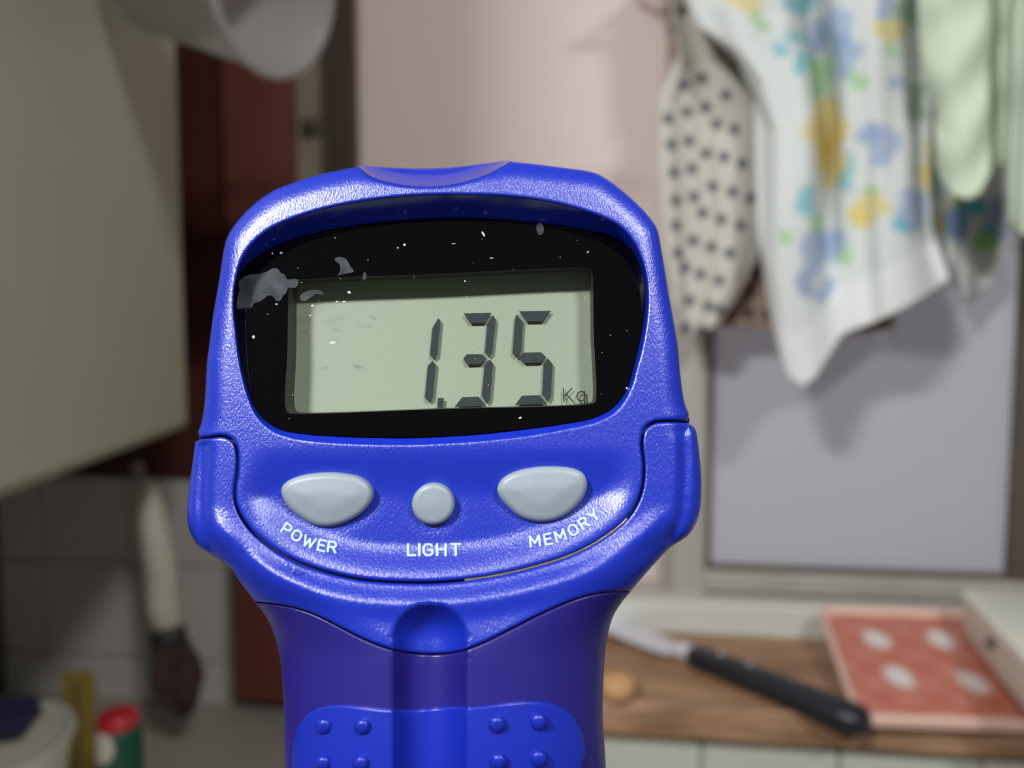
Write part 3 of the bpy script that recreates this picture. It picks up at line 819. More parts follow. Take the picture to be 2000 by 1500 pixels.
def catmull(pts, closed=False, step=4.0, corners=()):
    pts = np.array(pts, float); n = len(pts); out = []
    segs = n if closed else n - 1
    for i in range(segs):
        p1, p2 = pts[i], pts[(i + 1) % n]
        p0 = pts[(i - 1) % n] if (closed or i > 0) else 2 * p1 - p2
        p3 = pts[(i + 2) % n] if (closed or i + 2 < n) else 2 * p2 - p1
        if i in corners: p0 = 2 * p1 - p2
        if ((i + 1) % n) in corners: p3 = 2 * p2 - p1
        d = lambda a, b: max(np.linalg.norm(b - a) ** .5, 1e-6)
        t0 = 0; t1 = t0 + d(p0, p1); t2 = t1 + d(p1, p2); t3 = t2 + d(p2, p3)
        m = max(1, int(round(np.linalg.norm(p2 - p1) / step)))
        for k in range(m):
            t = t1 + (t2 - t1) * k / m
            A1 = (t1 - t) / (t1 - t0) * p0 + (t - t0) / (t1 - t0) * p1
            A2 = (t2 - t) / (t2 - t1) * p1 + (t - t1) / (t2 - t1) * p2
            A3 = (t3 - t) / (t3 - t2) * p2 + (t - t2) / (t3 - t2) * p3
            B1 = (t2 - t) / (t2 - t0) * A1 + (t - t0) / (t2 - t0) * A2
            B2 = (t3 - t) / (t3 - t1) * A2 + (t - t1) / (t3 - t1) * A3
            out.append((t2 - t) / (t2 - t1) * B1 + (t - t1) / (t2 - t1) * B2)
    if not closed: out.append(pts[-1])
    return np.array(out)

def pdist(Q, poly, closed=True):
    Q = np.asarray(Q, float); a = np.asarray(poly, float); b = np.roll(a, -1, 0) if closed else a[1:]
    if not closed: a = a[:-1]
    ab = b - a; l2 = np.maximum((ab ** 2).sum(1), 1e-9); out = np.empty(len(Q))
    for s in range(0, len(Q), 4000):
        q = Q[s:s + 4000, None, :]
        t = np.clip(((q - a) * ab).sum(2) / l2, 0, 1)
        out[s:s + 4000] = np.sqrt((((a + t[..., None] * ab) - q) ** 2).sum(2).min(1))
    return out
def inside(Q, poly):
    Q = np.asarray(Q, float); a = np.asarray(poly, float); b = np.roll(a, -1, 0); out = np.zeros(len(Q), bool)
    for s in range(0, len(Q), 4000):
        q = Q[s:s + 4000]; x = q[:, 0:1]; y = q[:, 1:2]
        c = ((a[:, 1] > y) != (b[:, 1] > y)) & (x < (b[:, 0] - a[:, 0]) * (y - a[:, 1]) / (b[:, 1] - a[:, 1] + 1e-12) + a[:, 0])
        out[s:s + 4000] = (c.sum(1) % 2) == 1
    return out
def signed_area(p): return .5 * np.sum(p[:, 0] * np.roll(p[:, 1], -1) - np.roll(p[:, 0], -1) * p[:, 1])
def offset(p, d):
    """move a closed polyline inwards by d"""
    t = np.roll(p, -1, 0) - np.roll(p, 1, 0); t /= np.maximum(np.linalg.norm(t, axis=1, keepdims=True), 1e-9)
    nrm = np.stack([-t[:, 1], t[:, 0]], 1) * (1 if signed_area(p) > 0 else -1)
    return p + nrm * d

def region(name, outer, holes, Hf, m, parent, step=6.0, rings=(1, 2.5, 4.5, 7, 10, 14, 19, 25), r_edge=0.0, r_hole=None, depth=None, cap=True, zoff=0.0):
    """front surface over a pixel region with height Hf(x, y); its borders are rounded and drop back as a wall"""
    loops = [outer] + list(holes); pts = []; edges = []
    for lp in loops:
        k = len(pts); pts += [tuple(p) for p in lp]; edges += [(k + i, k + (i + 1) % len(lp)) for i in range(len(lp))]
    extra = []
    for li, lp in enumerate(loops):
        for r in rings:
            q = offset(lp, r if li == 0 else -r)
            dd = np.min([pdist(q, l2) for l2 in loops], axis=0)
            ok = inside(q, outer) & (dd > r * .93)
            for h in holes: ok &= ~inside(q, h)
            extra.append(q[ok][::1 if r < 12 else 2])
    x0, y0 = outer.min(0); x1, y1 = outer.max(0)
    gx, gy = np.meshgrid(np.arange(x0, x1, step), np.arange(y0, y1, step)); G = np.stack([gx.ravel(), gy.ravel()], 1)
    G[:, 0] += np.where((np.round((G[:, 1] - y0) / step).astype(int) % 2) == 0, step / 2, 0)
    ok = inside(G, outer)
    for h in holes: ok &= ~inside(G, h)
    G = G[ok]; dd = np.min([pdist(G, l2) for l2 in loops], axis=0); G = G[dd > (rings[-1] + step * .7 if rings else step * .5)]
    extra.append(G)
    E = np.concatenate(extra) if extra else np.zeros((0, 2))
    vin = [Vector(p) for p in pts] + [Vector(p) for p in E]
    vo, eo, fo, _, _, _ = delaunay_2d_cdt(vin, edges, [], 0, 1e-4)
    Vv = np.array([(v.x, v.y) for v in vo]); T = np.array([f for f in fo if len(f) == 3])
    cen = Vv[T].mean(1); ok = inside(cen, outer)
    for h in holes: ok &= ~inside(cen, h)
    T = T[ok]
    ar = (Vv[T[:, 1], 0] - Vv[T[:, 0], 0]) * (Vv[T[:, 2], 1] - Vv[T[:, 0], 1]) - (Vv[T[:, 2], 0] - Vv[T[:, 0], 0]) * (Vv[T[:, 1], 1] - Vv[T[:, 0], 1])
    T[ar > 0] = T[ar > 0][:, ::-1]          # y runs down in pixels: keep normals towards the camera
    Hh = Hf(Vv[:, 0], Vv[:, 1]) + zoff
    def rnd(d, r): return -r * (1 - np.sqrt(np.clip(1 - np.clip(1 - d / r, 0, 1) ** 2, 0, 1)))
    if r_edge: Hh = Hh + rnd(pdist(Vv, outer), r_edge)
    if holes and (r_hole or r_edge):
        for h in holes: Hh = Hh + rnd(pdist(Vv, h), r_hole or r_edge)
    pos = P(Vv[:, 0], Vv[:, 1], Hh); V = [tuple(p) for p in pos]; Fc = [tuple(t) for t in T]
    if depth is not None:
        # walls: find boundary edges of the kept triangles
        cnt = {}
        for t in T:
            for a, b in ((t[0], t[1]), (t[1], t[2]), (t[2], t[0])):
                cnt[(a, b)] = cnt.get((a, b), 0) + 1
        be = [(a, b) for (a, b) in cnt if (b, a) not in cnt]
        mp = {}
        def low(i):
            if i not in mp:
                mp[i] = len(V); V.append((pos[i][0], pos[i][1], depth * S if depth < -30 else pos[i][2] + depth * S))
            return mp[i]
        if depth < -100:         # the walls flare a little behind the front before running straight back
            md = {}
            def mid(i):
                if i not in md:
                    hm = min(Hh[i] - 2, -190.0); q = P(Vv[i, 0], Vv[i, 1], hm); md[i] = len(V); V.append(tuple(q)); V.append((q[0], q[1], depth * S))
                return md[i]
            for a, b in be:
                ma, mb = mid(a), mid(b)
                Fc.append((b, a, ma, mb)); Fc.append((mb, ma, ma + 1, mb + 1))
        else:
            for a, b in be: Fc.append((b, a, low(a), low(b)))
        if cap:
            vo2, _, fo2, _, _, _ = delaunay_2d_cdt([Vector(p) for p in pts], edges, [], 0, 1e-4)
            V2 = np.array([(v.x, v.y) for v in vo2]); T2 = np.array([f for f in fo2 if len(f) == 3])
            c2 = V2[T2].mean(1); ok = inside(c2, outer)
            for h in holes: ok &= ~inside(c2, h)
            h2 = Hf(V2[:, 0], V2[:, 1]) if depth > -100 else np.full(len(V2), -190.0); p2 = P(V2[:, 0], V2[:, 1], h2); k = len(V)
            V += [(p[0], p[1], depth * S if depth < -30 else p[2] + depth * S) for p in p2]
            Fc += [tuple(int(i) + k for i in t) for t in T2[ok]]
    return mesh_obj(name, V, Fc, m, parent)

# ---- traced curves (pixels of the photograph)
left_side = [(384, 846), (392, 822), (397, 790), (403, 700), (405, 686), (414, 616), (426, 546), (435, 487), (442, 462), (462, 431), (496, 396), (532, 371), (574, 354), (630, 337), (700, 323)]
top_edge = [(700, 323), (760, 327), (820, 329), (880, 327), (934, 321), (998, 313)]
crescent = [(700, 323), (722, 341), (756, 353), (812, 361), (868, 360), (906, 353), (956, 336), (998, 313)]
right_side = [(998, 313), (1046, 318), (1102, 325), (1150, 332), (1172, 339), (1200, 357), (1242, 392), (1270, 422), (1286, 446), (1295, 490), (1309, 574), (1326, 672), (1331, 728), (1339, 784), (1348, 808), (1346, 822)]
seam_l = [(389, 856), (408, 855), (431, 852), (449, 857), (459, 870), (463, 892), (462, 925), (458, 955), (459, 980), (470, 1008), (488, 1034), (507, 1052), (552, 1084), (616, 1111), (705, 1132), (811, 1138.5), (875, 1136.5), (960, 1126), (1045, 1107), (1116, 1084), (1172, 1055), (1222, 1016), (1246, 980), (1256, 946), (1258, 905), (1254, 865), (1259, 840), (1274, 827), (1298, 823), (1346, 825)]
arm_l = [(380, 863), (374, 910), (367, 958), (364, 1002), (369, 1036), (386, 1066), (412, 1085), (431, 1096), (450, 1112), (472, 1143), (496, 1174)]
hand_l = [(496, 1176), (518, 1203), (535, 1241), (547, 1292), (553, 1377), (555, 1500), (556, 1700), (566, 1900), (610, 1990), (700, 2040)]
hand_r = [(1020, 2040), (1110, 1990), (1160, 1900), (1184, 1700), (1184, 1500), (1182, 1462), (1178, 1399), (1180, 1314), (1186, 1250), (1197, 1207), (1214, 1178), (1233, 1155)]
arm_r = [(1233, 1155), (1256, 1128), (1280, 1101), (1309, 1071), (1346, 1045), (1365, 1012), (1371, 974), (1371, 924), (1367, 882), (1361, 842), (1355, 831)]
grip_top = [(496, 1176), (535, 1180), (577, 1188), (620, 1203), (662, 1224), (705, 1246), (747, 1263), (790, 1274), (854, 1278), (896, 1273), (939, 1258), (1002, 1227), (1066, 1195), (1130, 1169), (1172, 1159), (1233, 1155)]
rim = [(900, 381), (826, 382), (742, 389), (658, 403), (588, 422), (530, 447), (494, 476), (472, 508), (460, 549), (456, 596), (460, 644), (466, 694), (474, 736), (484, 772), (501, 810), (529, 837), (563, 851), (602, 858), (686, 864), (798, 866), (850, 864), (934, 859), (1018, 850), (1102, 836), (1172, 819), (1208, 796), (1232, 756), (1243, 717), (1250, 694), (1260, 644), (1265, 596), (1264, 552), (1255, 512), (1240, 477), (1214, 446), (1186, 429), (1130, 409), (1074, 395), (990, 384)]
glass = [(900, 428), (826, 430), (714, 440), (644, 451), (588, 465), (535, 484), (496, 508), (470, 534), (460, 560), (458.5, 600), (463, 648), (470, 700), (477, 732), (492, 781), (512, 814), (546, 837), (602, 847), (686, 852), (798, 854), (850, 852), (934, 847), (1018, 838), (1102, 827), (1162, 815), (1199, 794), (1224, 760), (1237, 717), (1244, 690), (1254, 644), (1259, 602), (1259, 560), (1250, 519), (1234, 490), (1200, 465), (1130, 448), (1046, 437), (962, 430)]

cLS = catmull(left_side); cTE = catmull(top_edge); cCR = catmull(crescent); cRS = catmull(right_side, corners=(14,)); cSE = catmull(seam_l)
cAL = catmull(arm_l); cHL = catmull(hand_l); cHR = catmull(hand_r); cAR = catmull(arm_r); cGT = catmull(grip_top)
cRIM = catmull(rim, True, 3.0); cGL = catmull(glass, True, 3.0)
sil = np.concatenate([cAR[::-1][0:1] * 0 + cAR[-1:], cAR[::-1][1:], cHR[::-1][1:], cHL[::-1], cAL[::-1][1:], cLS[1:], cTE[1:], cRS[1:-1]])
# tidy direction: build one closed silhouette explicitly
sil = np.concatenate([cLS, cTE[1:], cRS[1:], cAR[::-1], cHR[::-1][1:], cHL[::-1], cAL[::-1][1:]])
useam_mid = cSE

btn1 = [(549, 960), (556, 944), (582, 931), (630, 924), (672, 926), (706, 935), (724, 951), (728, 970), (717, 992), (692, 1013), (652, 1028), (619, 1027), (588, 1011), (563, 990)]
btn2 = [(971, 955), (979, 938), (1001, 924), (1040, 914), (1088, 912), (1124, 917), (1141, 927), (1147, 944), (1141, 969), (1119, 996), (1088, 1015), (1054, 1020), (1018, 1011), (990, 988), (975, 969)]
btn3 = [(846 + 41.5 * math.cos(a), 985 + 40.5 * math.sin(a)) for a in np.linspace(0, 2 * math.pi, 16, endpoint=False)]
cB = [catmull(b, True, 3.0) for b in (btn1, btn3, btn2)]
val_l = catmull([(398, 872), (396, 930), (394, 990), (402, 1050), (420, 1086)]); val_r = catmull([(1336, 845), (1338, 900), (1336, 960), (1330, 1010), (1312, 1050)])

def sstep(a, b, x):
    t = np.clip((x - a) / (b - a), 0, 1); return t * t * (3 - 2 * t)
def chan(x, y):
    """thumb channel: capsule from (841,1250) downwards"""
    dx = (x - 840) ; dy = np.minimum(y - 1251, 0); d = np.sqrt(dx * dx + dy * dy) / 73.0
    return -52 * (1 - np.clip(d, 0, 1) ** 2) ** .8
def tilt(y):
    return np.interp(np.asarray(y, float), _TY, _TH)
_TY = np.linspace(200, 2100, 476)
_sl = np.interp(_TY, [200, 1060, 1120, 1215, 1300, 1420, 1560, 2100], [.20, .20, .36, .36, .17, .17, .05, .02])
_TH = np.concatenate([[0], np.cumsum((_sl[1:] + _sl[:-1]) / 2 * 4.0)]) - 88.0
def H0(x, y):
    Q = np.stack([x, y], 1); d = pdist(Q, sil) * np.where(inside(Q, sil), 1, -1); d = np.maximum(d, 0)
    k = sstep(1090, 1290, y); R0 = 42 + 24 * sstep(700, 1000, y); R = R0 + (250 - R0) * k; Dp = R0 * .8 + (150 - R0 * .8) * k
    # side of the bezel is tighter than its top
    h = -Dp * (1 - np.sqrt(np.clip(1 - np.clip(1 - d / R, 0, 1) ** 2, 0, 1)))
    return h + tilt(y)
def H(x, y):
    x = np.asarray(x, float); y = np.asarray(y, float); Q = np.stack([x, y], 1)
    h = H0(x, y)
    w = sstep(868, 975, y); ds = pdist(Q, cSE, False); ins = inside(Q, headpoly)
    h = h - np.where(ins, 17 * sstep(10, 80, ds) * w, 0) + np.where(ins, 0, 9 * np.exp(-((ds - 42) / 24) ** 2) * sstep(980, 1060, y))
    for b in cB:
        db = np.where(inside(Q, b), 0, pdist(Q, b)); h = h - 1.2 * sstep(30, 0, db)
    for vpoly in (val_l, val_r):
        h = h - 10 * np.exp(-(pdist(Q, vpoly, False) / 11) ** 2)
    return h + chan(x, y)
headpoly = np.concatenate([cLS, cCR[1:], cRS[1:], cSE[::-1]])
HS = offset(headpoly, 2.6)

# ---- materials of the scale
def spark(name, c, rough, bscale, bstr, c2=None, sub=0.0, stretch=1.0, spec=.5):
    h = N(name); h.b.inputs['Base Color'].default_value = c; h.b.inputs['Roughness'].default_value = rough
    h.b.inputs['Specular IOR Level'].default_value = spec
    tc = h.n('ShaderNodeTexCoord')
    mp = h.n('ShaderNodeMapping'); mp.inputs['Rotation'].default_value = (0, 0, -.7); mp.inputs['Scale'].default_value = (1, stretch, 1)
    nz = h.n('ShaderNodeTexNoise'); nz.inputs['Scale'].default_value = bscale; nz.inputs['Detail'].default_value = 3; nz.inputs['Roughness'].default_value = .6
    h.l(tc.outputs['Object'], mp.inputs[0]); h.l(mp.outputs[0], nz.inputs['Vector'])
    bp = h.n('ShaderNodeBump'); bp.inputs['Strength'].default_value = bstr; bp.inputs['Distance'].default_value = .00006
    h.l(nz.outputs['Fac'], bp.inputs['Height']); h.l(bp.outputs[0], h.b.inputs['Normal'])
    return h.m
M_blue = spark('blue_textured_plastic', (.006, .024, .39, 1), .27, 4200, 1.0, spec=.9, stretch=.5)
M_blue_s = spark('blue_smooth_plastic', (.008, .026, .42, 1), .13, 900, .03, spec=1.0)
M_grip = spark('violet_soft_grip', (.016, .010, .17, 1), .33, 2600, .4, spec=.7)
M_pad = spark('blue_rubber_pad', (.007, .022, .36, 1), .34, 2600, .35, spec=.6)
M_seam_shade = mat('dark_blue_seam_shade', (.004, .006, .06, 1), .6, noise=(900, .3))
M_mask = mat('black_print', (.0010, .0010, .0014, 1), .9, spec=.0, noise=(300, .3))
M_cav = mat('dark_cavity', rgb(60, 58, 52), .5, noise=(600, .3))
M_btn = mat('grey_rubber_button', rgb(146, 158, 164), .42, noise=(700, .12), bump=(5000, .12, .00004))
M_ink = mat('pale_blue_ink', rgb(176, 200, 240), .45, noise=(2500, .25))
M_seg = mat('lcd_ink', rgb(56, 62, 62), .9, spec=.05, noise=(800, .3))
M_metal = mat('dull_metal_plate', rgb(150, 136, 120), .35, metal=.8, noise=(900, .6))
def glass_mat():
    h = N('clear_window'); g = h.n('ShaderNodeBsdfGlossy'); g.inputs['Roughness'].default_value = .02
    tc = h.n('ShaderNodeTexCoord'); nz = h.n('ShaderNodeTexNoise'); nz.inputs['Scale'].default_value = 90
    h.l(tc.outputs['Object'], nz.inputs['Vector'])
    rr = h.n('ShaderNodeMapRange'); rr.inputs['To Min'].default_value = .015; rr.inputs['To Max'].default_value = .05
    h.l(nz.outputs['Fac'], rr.inputs['Value']); h.l(rr.outputs[0], g.inputs['Roughness'])
    t = h.n('ShaderNodeBsdfTransparent'); f = h.n('ShaderNodeFresnel'); f.inputs['IOR'].default_value = 1.45
    ms = h.n('ShaderNodeMixShader'); h.l(f.outputs[0], ms.inputs[0]); h.l(t.outputs[0], ms.inputs[1]); h.l(g.outputs[0], ms.inputs[2])
    h.l(ms.outputs[0], h.t.nodes['Material Output'].inputs['Surface']); return h.m
M_glass = glass_mat()
M_lcd = mat('lcd_green_grey', rgb(138, 148, 126), .6, noise=(2600, .3), col2=rgb(122, 134, 112))

# ---- head shell: front surface, loft into the recess
def hg(x, y):        # plane of the display window (top deeper than bottom)
    return -62 + 46 * (np.asarray(y, float) - 430) / 424.0 + .20 * (np.asarray(y, float) - 640)
shell = region('head_shell', HS, [cRIM], H, M_blue, scale, step=6, r_edge=6, r_hole=6, depth=-330)
# recess wall (part of the head shell look, smoother plastic)
def by_angle(poly, n, c=(862, 640)):
    p = poly - np.array(c); a = np.unwrap(np.arctan2(p[:, 1], p[:, 0]))
    if a[-1] < a[0]: a = a[::-1]; p = p[::-1]
    A = np.concatenate([a - 2 * math.pi, a, a + 2 * math.pi]); X = np.tile(p, (3, 1)); t = np.linspace(a[0], a[0] + 2 * math.pi, n, endpoint=False) * 1.0
    t = np.linspace(-math.pi, math.pi, n, endpoint=False)
    A0 = A; o = np.argsort(A0); return np.stack([np.interp(t, A0[o], X[o, 0]), np.interp(t, A0[o], X[o, 1])], 1) + np.array(c)
NR = 420
ra = by_angle(cRIM, NR); ga = by_angle(cGL, NR)
hr = H(ra[:, 0], ra[:, 1]) - 6.0; hgl = hg(ga[:, 0], ga[:, 1])
V = []; Fc = []
LV = 9
for q in range(LV + 1):
    t = q / LV; xy = ra * (1 - t) + ga * t
    hh = hr * (1 - t ** 1.0) + (hgl - 3) * t - 5 * math.sin(math.pi * t) * 0
    V += list(P(xy[:, 0], xy[:, 1], hh))
for q in range(LV):
    for k in range(NR):
        k2 = (k + 1) % NR; Fc.append((q * NR + k, q * NR + k2, (q + 1) * NR + k2, (q + 1) * NR + k))
mesh_obj('recess_wall', V, Fc, M_blue_s, scale)
# thumb notch scooped out of the top edge
def resamp(p, n):
    s = np.concatenate([[0], np.cumsum(np.linalg.norm(np.diff(p, axis=0), axis=1))]); t = np.linspace(0, s[-1], n)
    return np.stack([np.interp(t, s, p[:, 0]), np.interp(t, s, p[:, 1])], 1)
n_ = 80
lo = resamp(cCR, n_); hi = resamp(cTE, n_); lo2 = lo + np.array([0, 2.2])
hl = H(lo2[:, 0], lo2[:, 1]) - 4; V = []; Fc = []
for q in range(13):
    t = q / 12
    xy = lo2 * (1 - t) + hi * t
    hh = hl * (1 - t) + (-190) * t - 14 * math.sin(math.pi * t)
    V += list(P(xy[:, 0], xy[:, 1], hh))
for q in range(12):
    for k in range(n_ - 1): Fc.append((q * n_ + k, q * n_ + k + 1, (q + 1) * n_ + k + 1, (q + 1) * n_ + k))
bk = P(hi[:, 0], hi[:, 1], np.full(n_, -190.0)); b0 = len(V)
V += [(p[0], p[1], -330 * S) for p in bk]
for k in range(n_ - 1): Fc.append((12 * n_ + k, 12 * n_ + k + 1, b0 + k + 1, b0 + k))
tag(mesh_obj('thumb_notch', V, Fc, M_blue_s, scale), 'smooth shiny crescent scooped out of the top edge')

# ---- display: printed black mask with a rectangular opening, clear window above it, LCD deep below
win = catmull([(572, 547), (860, 534), (1140, 522), (1154, 524), (1157, 534), (1160, 650), (1165, 774), (1163, 785), (1152, 789), (860, 799), (578, 808), (561, 806), (556, 794), (560, 690), (563, 560), (565, 550)], True, 3.0, corners=())
region('display_mask', offset(cGL, -2.0), [win], lambda x, y: hg(x, y), M_mask, scale, step=22, rings=(6,), depth=-4, cap=False)
LD = -66.0           # the LCD lies this far below the mask
wlo = offset(win, -6.0)
V = list(P(win[:, 0], win[:, 1], hg(win[:, 0], win[:, 1]) - 2))
pw = P(win[:, 0], win[:, 1], hg(win[:, 0], win[:, 1])); V += [(p[0], p[1], p[2] + LD * S) for p in pw]
nw = len(win); mesh_obj('window_frame', V, [(k, (k + 1) % nw, nw + (k + 1) % nw, nw + k) for k in range(nw)], M_cav, scale, smooth=False)
bx = np.array([(520, 480), (1210, 480), (1220, 840), (520, 840)], float)
def dens(p, s=12): return catmull(p, True, s, corners=tuple(range(len(p))))
lcd = region('lcd_panel', dens(bx, 30), [], lambda x, y: hg(x, y) + LD, M_lcd, scale, step=40, rings=(), depth=-6)
tag(lcd, 'greenish grey liquid crystal display reading 1.35 Kg')
cov = region('display_window', offset(cGL, .3), [], lambda x, y: hg(x, y) + 1.5, M_glass, scale, step=30, rings=(8,))
tag(cov, 'clear shiny window over the black display surround')

def flat(name, polys, hf, m, parent, thick=1.0, label=None):
    V = []; Fc = []
    for p in polys:
        p = np.array(p, float)
        if signed_area(p) > 0: p = p[::-1]
        k = len(V); n = len(p); h = hf(p[:, 0], p[:, 1])
        top = P(p[:, 0], p[:, 1], h); V += list(top); V += [(q[0], q[1], q[2] - thick * S) for q in top]
        Fc.append(tuple(range(k, k + n)))
        Fc += [(k + (i + 1) % n, k + i, k + n + i, k + n + (i + 1) % n) for i in range(n)]
    o = mesh_obj(name, V, Fc, m, parent, smooth=False)
    if label: tag(o, label)
    return o
hs_ = lambda x, y: hg(x, y) + LD + 9.0
one = [[(857, 622), (859, 626), (853, 694), (847, 700), (841, 694), (846, 640)], [(845, 706), (850, 712), (844, 778), (838, 784), (831, 777), (837, 714)]]
point = [[(856, 778), (866, 778), (864, 796), (856, 796)]]
three = [[(906, 613), (960, 612), (948, 629), (918, 630)], [(964, 617), (967, 625), (960, 690), (955, 696), (948, 689), (953, 632)],
         [(906, 700), (912, 693), (941, 693), (949, 701), (940, 710), (912, 711)], [(957, 703), (962, 711), (956, 781), (951, 787), (942, 774), (948, 712)],
         [(888, 794), (903, 777), (934, 776), (948, 791)]]
five = [[(1014, 609), (1076, 608), (1061, 626), (1028, 627)], [(1008, 615), (1020, 629), (1017, 688), (1008, 697), (1002, 690), (1007, 622)],
        [(1013, 698), (1023, 690), (1056, 689), (1066, 698), (1058, 707), (1024, 708)], [(1070, 701), (1078, 711), (1075, 775), (1070, 784), (1060, 771), (1063, 712)],
        [(1006, 790), (1020, 774), (1054, 773), (1067, 787)]]
for nm, pl in (('digit', one), ('decimal_point', point), ('digit', three), ('digit', five)): flat(nm, [offset(np.array(q_, float), -1.3) for q_ in pl], hs_, M_seg, lcd, .6)

GLY = {  # stroke letters: lists of polylines in a box of width w and height 1 (baseline 0)
 'P': (.62, [[(0, 0), (0, 1), (.38, 1), (.58, .9), (.62, .72), (.58, .54), (.38, .44), (0, .44)]]),
 'O': (.72, [[(.36, 0), (.12, .08), (0, .28), (0, .72), (.12, .92), (.36, 1), (.60, .92), (.72, .72), (.72, .28), (.60, .08), (.36, 0)]]),
 'W': (.98, [[(0, 1), (.24, 0), (.49, .8), (.74, 0), (.98, 1)]]),
 'E': (.56, [[(.56, 0), (0, 0), (0, 1), (.56, 1)], [(0, .52), (.48, .52)]]),
 'R': (.64, [[(0, 0), (0, 1), (.38, 1), (.58, .9), (.62, .74), (.58, .57), (.38, .48), (0, .48)], [(.34, .48), (.64, 0)]]),
 'L': (.54, [[(0, 1), (0, 0), (.54, 0)]]),
 'I': (.0, [[(0, 0), (0, 1)]]),
 'G': (.70, [[(.66, .84), (.52, .97), (.36, 1), (.12, .92), (0, .72), (0, .28), (.12, .08), (.36, 0), (.58, .05), (.70, .18), (.70, .46), (.40, .46)]]),
 'H': (.64, [[(0, 0), (0, 1)], [(.64, 0), (.64, 1)], [(0, .52), (.64, .52)]]),
 'T': (.66, [[(0, 1), (.66, 1)], [(.33, 1), (.33, 0)]]),
 'M': (.80, [[(0, 0), (0, 1), (.40, .30), (.80, 1), (.80, 0)]]),
 'Y': (.70, [[(0, 1), (.35, .48), (.70, 1)], [(.35, .48), (.35, 0)]]),
 'K': (.60, [[(0, 0), (0, 1)], [(.58, 1), (0, .38)], [(.18, .58), (.62, 0)]]),
 'g': (.52, [[(.50, .62), (.40, .70), (.24, .72), (.07, .62), (0, .42), (0, .26), (.08, .08), (.24, 0), (.42, .06), (.50, .18)], [(.50, .72), (.50, -.12), (.42, -.26), (.24, -.30), (.06, -.24)]]),
}
def text_polys(s, bold=.0):
    """thin flat strokes with round ends; bold = half stroke width"""
    w, lines = GLY[s]; V = []; Fc = []
    for ln_ in lines:
        for (x0, y0), (x1, y1) in zip(ln_[:-1], ln_[1:]):
            dx, dy = x1 - x0, y1 - y0; a = math.atan2(dy, dx); k = len(V); out = []
            for q in range(6): t = a + math.pi / 2 + math.pi * q / 5; out.append((x0 + bold * math.cos(t), y0 + bold * math.sin(t)))
            for q in range(6): t = a - math.pi / 2 + math.pi * q / 5; out.append((x1 + bold * math.cos(t), y1 + bold * math.sin(t)))
            # split along the length so that the stroke follows the curved shell
            V += [(x - w / 2, y * (1 - 2 * bold) + bold) for x, y in out]; Fc.append(tuple(range(k, k + 12)))
    return np.array(V) * .69, Fc
def text_part(name, items, hf, m, parent, bold, lift=.9, label=None, sub=True):
    """items: (string, x, y baseline centre, cap height px, rotation deg clockwise, x stretch)"""
    V = []; Fc = []
    for (s, x, y, size, rot, st) in items:
        v, f = text_polys(s, bold); k = size / .69; a = math.radians(rot); c, sn = math.cos(a), math.sin(a)
        X = v[:, 0] * k * st; Y = -v[:, 1] * k
        px = x + X * c - Y * sn; py = y + X * sn + Y * c
        hh = hf(px, py) + lift; b = len(V); V += list(P(px, py, hh)); Fc += [tuple(i + b for i in q) for q in f]
    o = mesh_obj(name, V, Fc, m, parent, smooth=False)
    if label: tag(o, label)
    return o
text_part('unit_text', [('K', 1110, 785.5, 28, -2, 1.0), ('g', 1135, 784.5, 28, -2, 1.05)], hs_, M_seg, lcd, .045, 0, 'small unit sign Kg')

# lettering on the shell
text_part('lettering', [('P', 553, 1044, 25, 34, .9), ('O', 573.5, 1057, 25, 28, .9), ('W', 599, 1070, 25, 21, .86), ('E', 626, 1077.5, 25, 12, .95), ('R', 647, 1080.5, 25, 8, .95)], H, M_ink, scale, .095, lift=1.9, label='pale lettering POWER')
text_part('lettering', [('L', 804, 1087, 27, 0, .95), ('I', 819, 1087, 27, 0, 1.0), ('G', 836, 1087, 27, 0, .9), ('H', 862, 1087, 27, 0, .95), ('T', 890, 1087, 27, 0, .98)], H, M_ink, scale, .095, lift=1.9, label='pale lettering LIGHT')
text_part('lettering', [('M', 1046, 1069, 25, -6, .9), ('E', 1073, 1065, 25, -11, .95), ('M', 1098, 1058, 25, -18, .9), ('O', 1125, 1046, 25, -26, .9), ('R', 1147.5, 1032, 25, -34, .92), ('Y', 1168, 1016, 25, -41, .92)], H, M_ink, scale, .095, lift=1.9, label='pale lettering MEMORY')

# ---- buttons
for b, (nm, lab) in zip(cB, (('button', 'large grey half-round power button'), ('button', 'small round grey light button'), ('button', 'large grey half-round memory button'))):
    c = b.mean(0); R0 = 90.0 if len(b) > 120 else 48.0
    big = (b[:, 0].max() - b[:, 0].min()) > 120
    def hb_(x, y, c=c, big=big, b=b):
        d = pdist(np.stack([x, y], 1), b); base_ = float(H(np.array([c[0]]), np.array([c[1]]))[0])
        return base_ + 24 + (7 if big else 3) * sstep(0, 46 if big else 40, d) 
    tag(region(nm, b, [], hb_, M_btn, scale, step=5, rings=(.4, 1.1, 2.2, 3.6, 5.5, 8, 11, 15), r_edge=12 if big else 10, depth=-30 + .5, cap=False), lab)

# ---- lower shell with the two side arms
lowpoly = np.concatenate([catmull([(380, 863), (389, 858)]), cSE[2:-1], catmull([(1346, 826), (1355, 831)]), cAR[::-1][1:], cGT[::-1][1:], cAL[::-1][1:-1]])
LS = offset(lowpoly, 1.6)
region('lower_shell', LS, [], H, M_blue, scale, step=6, r_edge=5, depth=-330)
gripoly = np.concatenate([cGT, cHR[::-1][1:], cHL[::-1][:-1]])
tag(region('soft_grip', offset(gripoly, 1.0), [], lambda x, y: H(x, y) - 1.5, M_grip, scale, step=7, rings=(1, 2.5, 4.5, 7, 10, 14, 20), r_edge=3, depth=-330), 'violet-blue soft grip of the handle')
